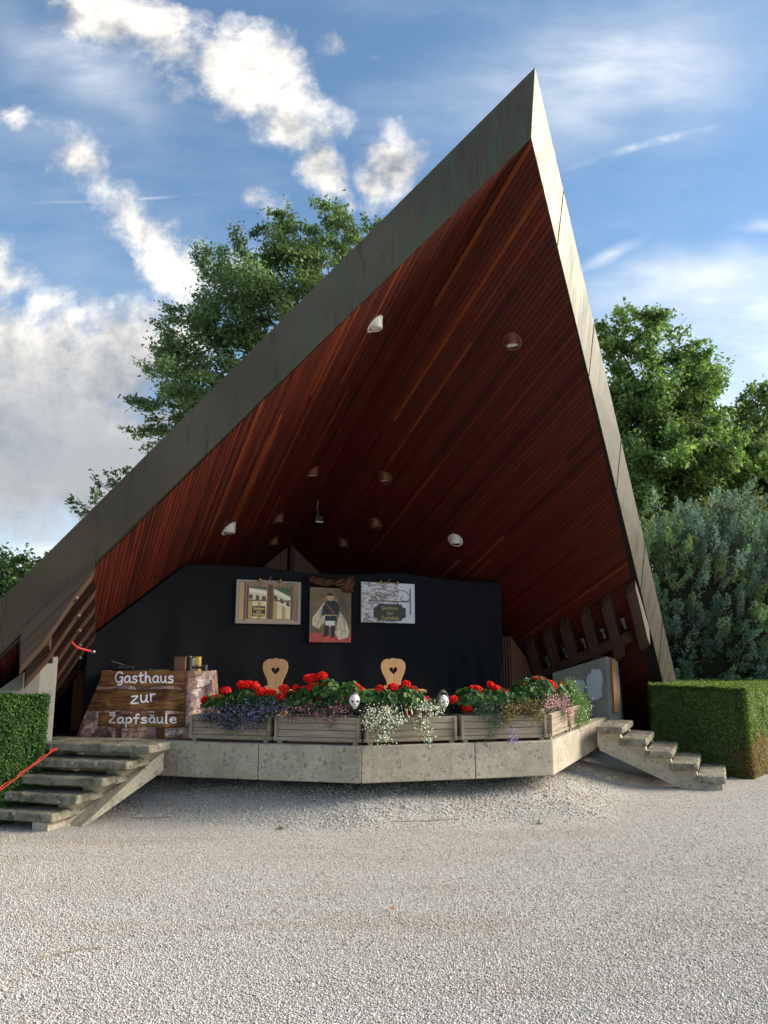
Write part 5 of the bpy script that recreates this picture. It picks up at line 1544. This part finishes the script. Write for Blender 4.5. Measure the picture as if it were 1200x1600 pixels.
# ---- juniper
def juniper():
    r = np.random.default_rng(71)
    cen_ = np.array([7.3, 16.6, 1.9]); rd = np.array([2.5, 1.9, 2.75])
    base = np.array([7.3, 16.6, 0])
    root = thing('juniper', 'big blue-green juniper bush behind the right hedge', 'bush', base)
    n = 2300
    dv = unit(r.normal(size=(n * 3, 3)))
    dv = dv[(dv[:, 1] < .45)][:n]; n = len(dv)
    q = np.abs(dv) ** 3.2; sq = 1 / (q.sum(1) ** (1 / 3.2))       # boxy, rounded mass
    lump = 1 + .34 * (fbm(dv[:, 0] * 2.6 + 5, dv[:, 2] * 2.6 + dv[:, 1] * 2, 73) - .5) + .10 * r.normal(size=n)
    tip = cen_ + dv * rd * (sq * lump)[:, None]
    tip[:, 2] = np.maximum(tip[:, 2], .15)
    axis = unit(dv + np.array([.35, -.1, .75]) + r.normal(size=(n, 3)) * .32)
    L = .28 + .36 * r.random(n)
    per = 85
    f = r.random((n, per)) ** .8
    side = r.normal(size=(n, per, 3)); side = unit(side - axis[:, None] * (side * axis[:, None]).sum(-1, keepdims=True))
    spread = (.17 * (1 - f) ** .7 + .02)[..., None] * L[:, None, None] * 1.5
    rr_ = r.random((n, per, 1)) ** .6
    c = tip[:, None] - axis[:, None] * ((1 - f) * L[:, None])[..., None] + side * spread * rr_
    d_ = unit(axis[:, None] * .9 + side * .75 + r.normal(size=(n, per, 3)) * .25)
    ln = (.04 + .06 * r.random((n, per, 1)))
    wv = unit(np.cross(d_, r.normal(size=(n, per, 3)))) * (.012 + .010 * r.random((n, per, 1)))
    V = np.stack([c - d_ * ln * .5, c + wv, c + d_ * ln * .6, c - wv], 2).reshape(-1, 3)
    k = n * per
    idx = np.arange(k)[:, None] * 4
    F = idx + np.array([[0, 1, 2, 3]])
    pal = np.array([(.20, .29, .26), (.24, .345, .305), (.165, .26, .19), (.215, .325, .185), (.28, .38, .18)])
    ti = r.integers(0, 5, n)
    warm = fbm(tip[:, 0] * .9, tip[:, 2] * .9, 79)
    ti = np.where(warm > .56, np.where(r.random(n) < .6, 4, 3), np.where(warm < .5, r.integers(0, 3, n), ti))
    col = np.repeat(pal[ti] * (.75 + .5 * r.random((n, 1))), per, 0) * (.8 + .4 * r.random((k, 1)))
    brown = (f.ravel() < .16) & (r.random(k) < .6); col[brown] = np.array([.16, .10, .055]) * (.6 + .8 * r.random((brown.sum(), 1)))
    np_mesh('foliage', V, F, M['needle'], root, np.repeat(col, 4, 0), base)
    m = MB()
    for i in range(0, n, 4):
        m.tube([cen_ * .75 + tip[i] * .25 - np.array([0, 0, .3]), tip[i] - axis[i] * L[i] * .6], [.022, .006], 4, False)
    m.build('branches', M['bark'], root, off=base)
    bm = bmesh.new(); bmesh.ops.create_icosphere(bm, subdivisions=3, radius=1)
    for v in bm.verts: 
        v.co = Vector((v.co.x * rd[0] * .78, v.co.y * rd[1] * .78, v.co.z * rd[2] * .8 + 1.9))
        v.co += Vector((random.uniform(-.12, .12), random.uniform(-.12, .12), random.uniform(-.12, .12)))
    me = bpy.data.meshes.new('inner_core'); bm.to_mesh(me); bm.free()
    link_mesh('inner_core', me, M['core'], root)
juniper()

# ------------------------------------------------------------------ small things on the gravel
def gz(p): return float(ground_z(np.array(p[0]), np.array(p[1])))
def fallen_leaf(label, px, py, h, sz):
    p = at_z(px, py, .0); 
    for _ in range(3): p = at_z(px, py, gz(p))
    m = MB(); n = 10
    pts = [(0, -1.1, .05)] + [(.55 * math.sin(a) * (1 + .2 * math.cos(3 * a)), -math.cos(a) * .9, .12 * abs(math.sin(a)) + .1 * math.cos(a)) for a in np.linspace(.3, 2 * math.pi - .3, n)]
    top = [(x * sz, y * sz, z * sz + .018) for x, y, z in pts]
    m.prism(top, [(x, y, z + .0015) for x, y, z in top])
    o = m.build('fallen_leaf', plain('dry_leaf_' + h, h, .7))
    o.location = p.tolist(); o.rotation_euler = (0, 0, random.random() * 6)
    tag(o, label, 'leaf')
fallen_leaf('orange fallen leaf on the gravel mound near the left stair', 260, 1256, 'b0622c', .045)
fallen_leaf('small brown fallen leaf high on the gravel mound near the left stair', 268, 1237, '8a4a2a', .03)
fallen_leaf('pink petal scrap on the gravel below the right stair', 1018, 1222, 'c8565a', .05)
fallen_leaf('brown fallen leaf on the open gravel right of centre', 612, 1424, 'a8764a', .028)
fallen_leaf('pale fallen leaf on the gravel under the middle of the stage', 430, 1272, 'b0502c', .022)
def twig(label, pts, r_):
    q = []
    for px, py in pts:
        p = at_z(px, py, 0)
        for _ in range(3): p = at_z(px, py, gz(p) + .012)
        q.append(p)
    m = MB(); m.tube(sm3(q), r_, 6)
    tag(m.build('twig', M['twig'], smooth=True), label, 'twig')
twig('dark straight twig on the gravel beside the left stair', [(204, 1277), (235, 1278), (270, 1276)], .005)
twig('thin twig on the gravel mound in front of the violet planter', [(252, 1263), (280, 1263), (306, 1261)], .004)
twig('pale stick on the gravel below the middle planters', [(612, 1283), (650, 1283), (690, 1281), (716, 1279)], .006)
twig('long thin curved twig on the open gravel at the left', [(56, 1502), (80, 1492), (120, 1484), (160, 1480)], .003)
def tuft(label, px, py, seed):
    r = np.random.default_rng(seed)
    p = at_z(px, py, 0.0)
    root_p = p
    k = 26
    a = r.random(k) * 6.28; ln = .03 + .04 * r.random(k); lean = .3 + .6 * r.random(k)
    b = np.column_stack([.03 * r.normal(size=k), .02 * r.normal(size=k), np.zeros(k)])
    tipv = b + np.column_stack([np.cos(a) * lean * ln, np.sin(a) * lean * ln, ln])
    wv = np.column_stack([-np.sin(a), np.cos(a), np.zeros(k)]) * .004
    V = np.stack([b - wv, b + wv, tipv], 1).reshape(-1, 3); F = np.arange(k * 3).reshape(-1, 3)
    o = np_mesh('grass_tuft', V, F, M['leaf'], None, np.repeat(vary([(.09, .17, .03), (.06, .12, .02)], k, r), 3, 0))
    o.location = root_p.tolist(); tag(o, label, 'grass tuft', 'grass tufts in the gravel')
tuft('green grass tuft in the gravel below the right front planter', 842, 1288, 1)
tuft('small green tuft in the gravel left of centre, the leftmost tuft', 440, 1297, 2)
tuft('small green tuft in the gravel below the stage corner', 517, 1296, 3)
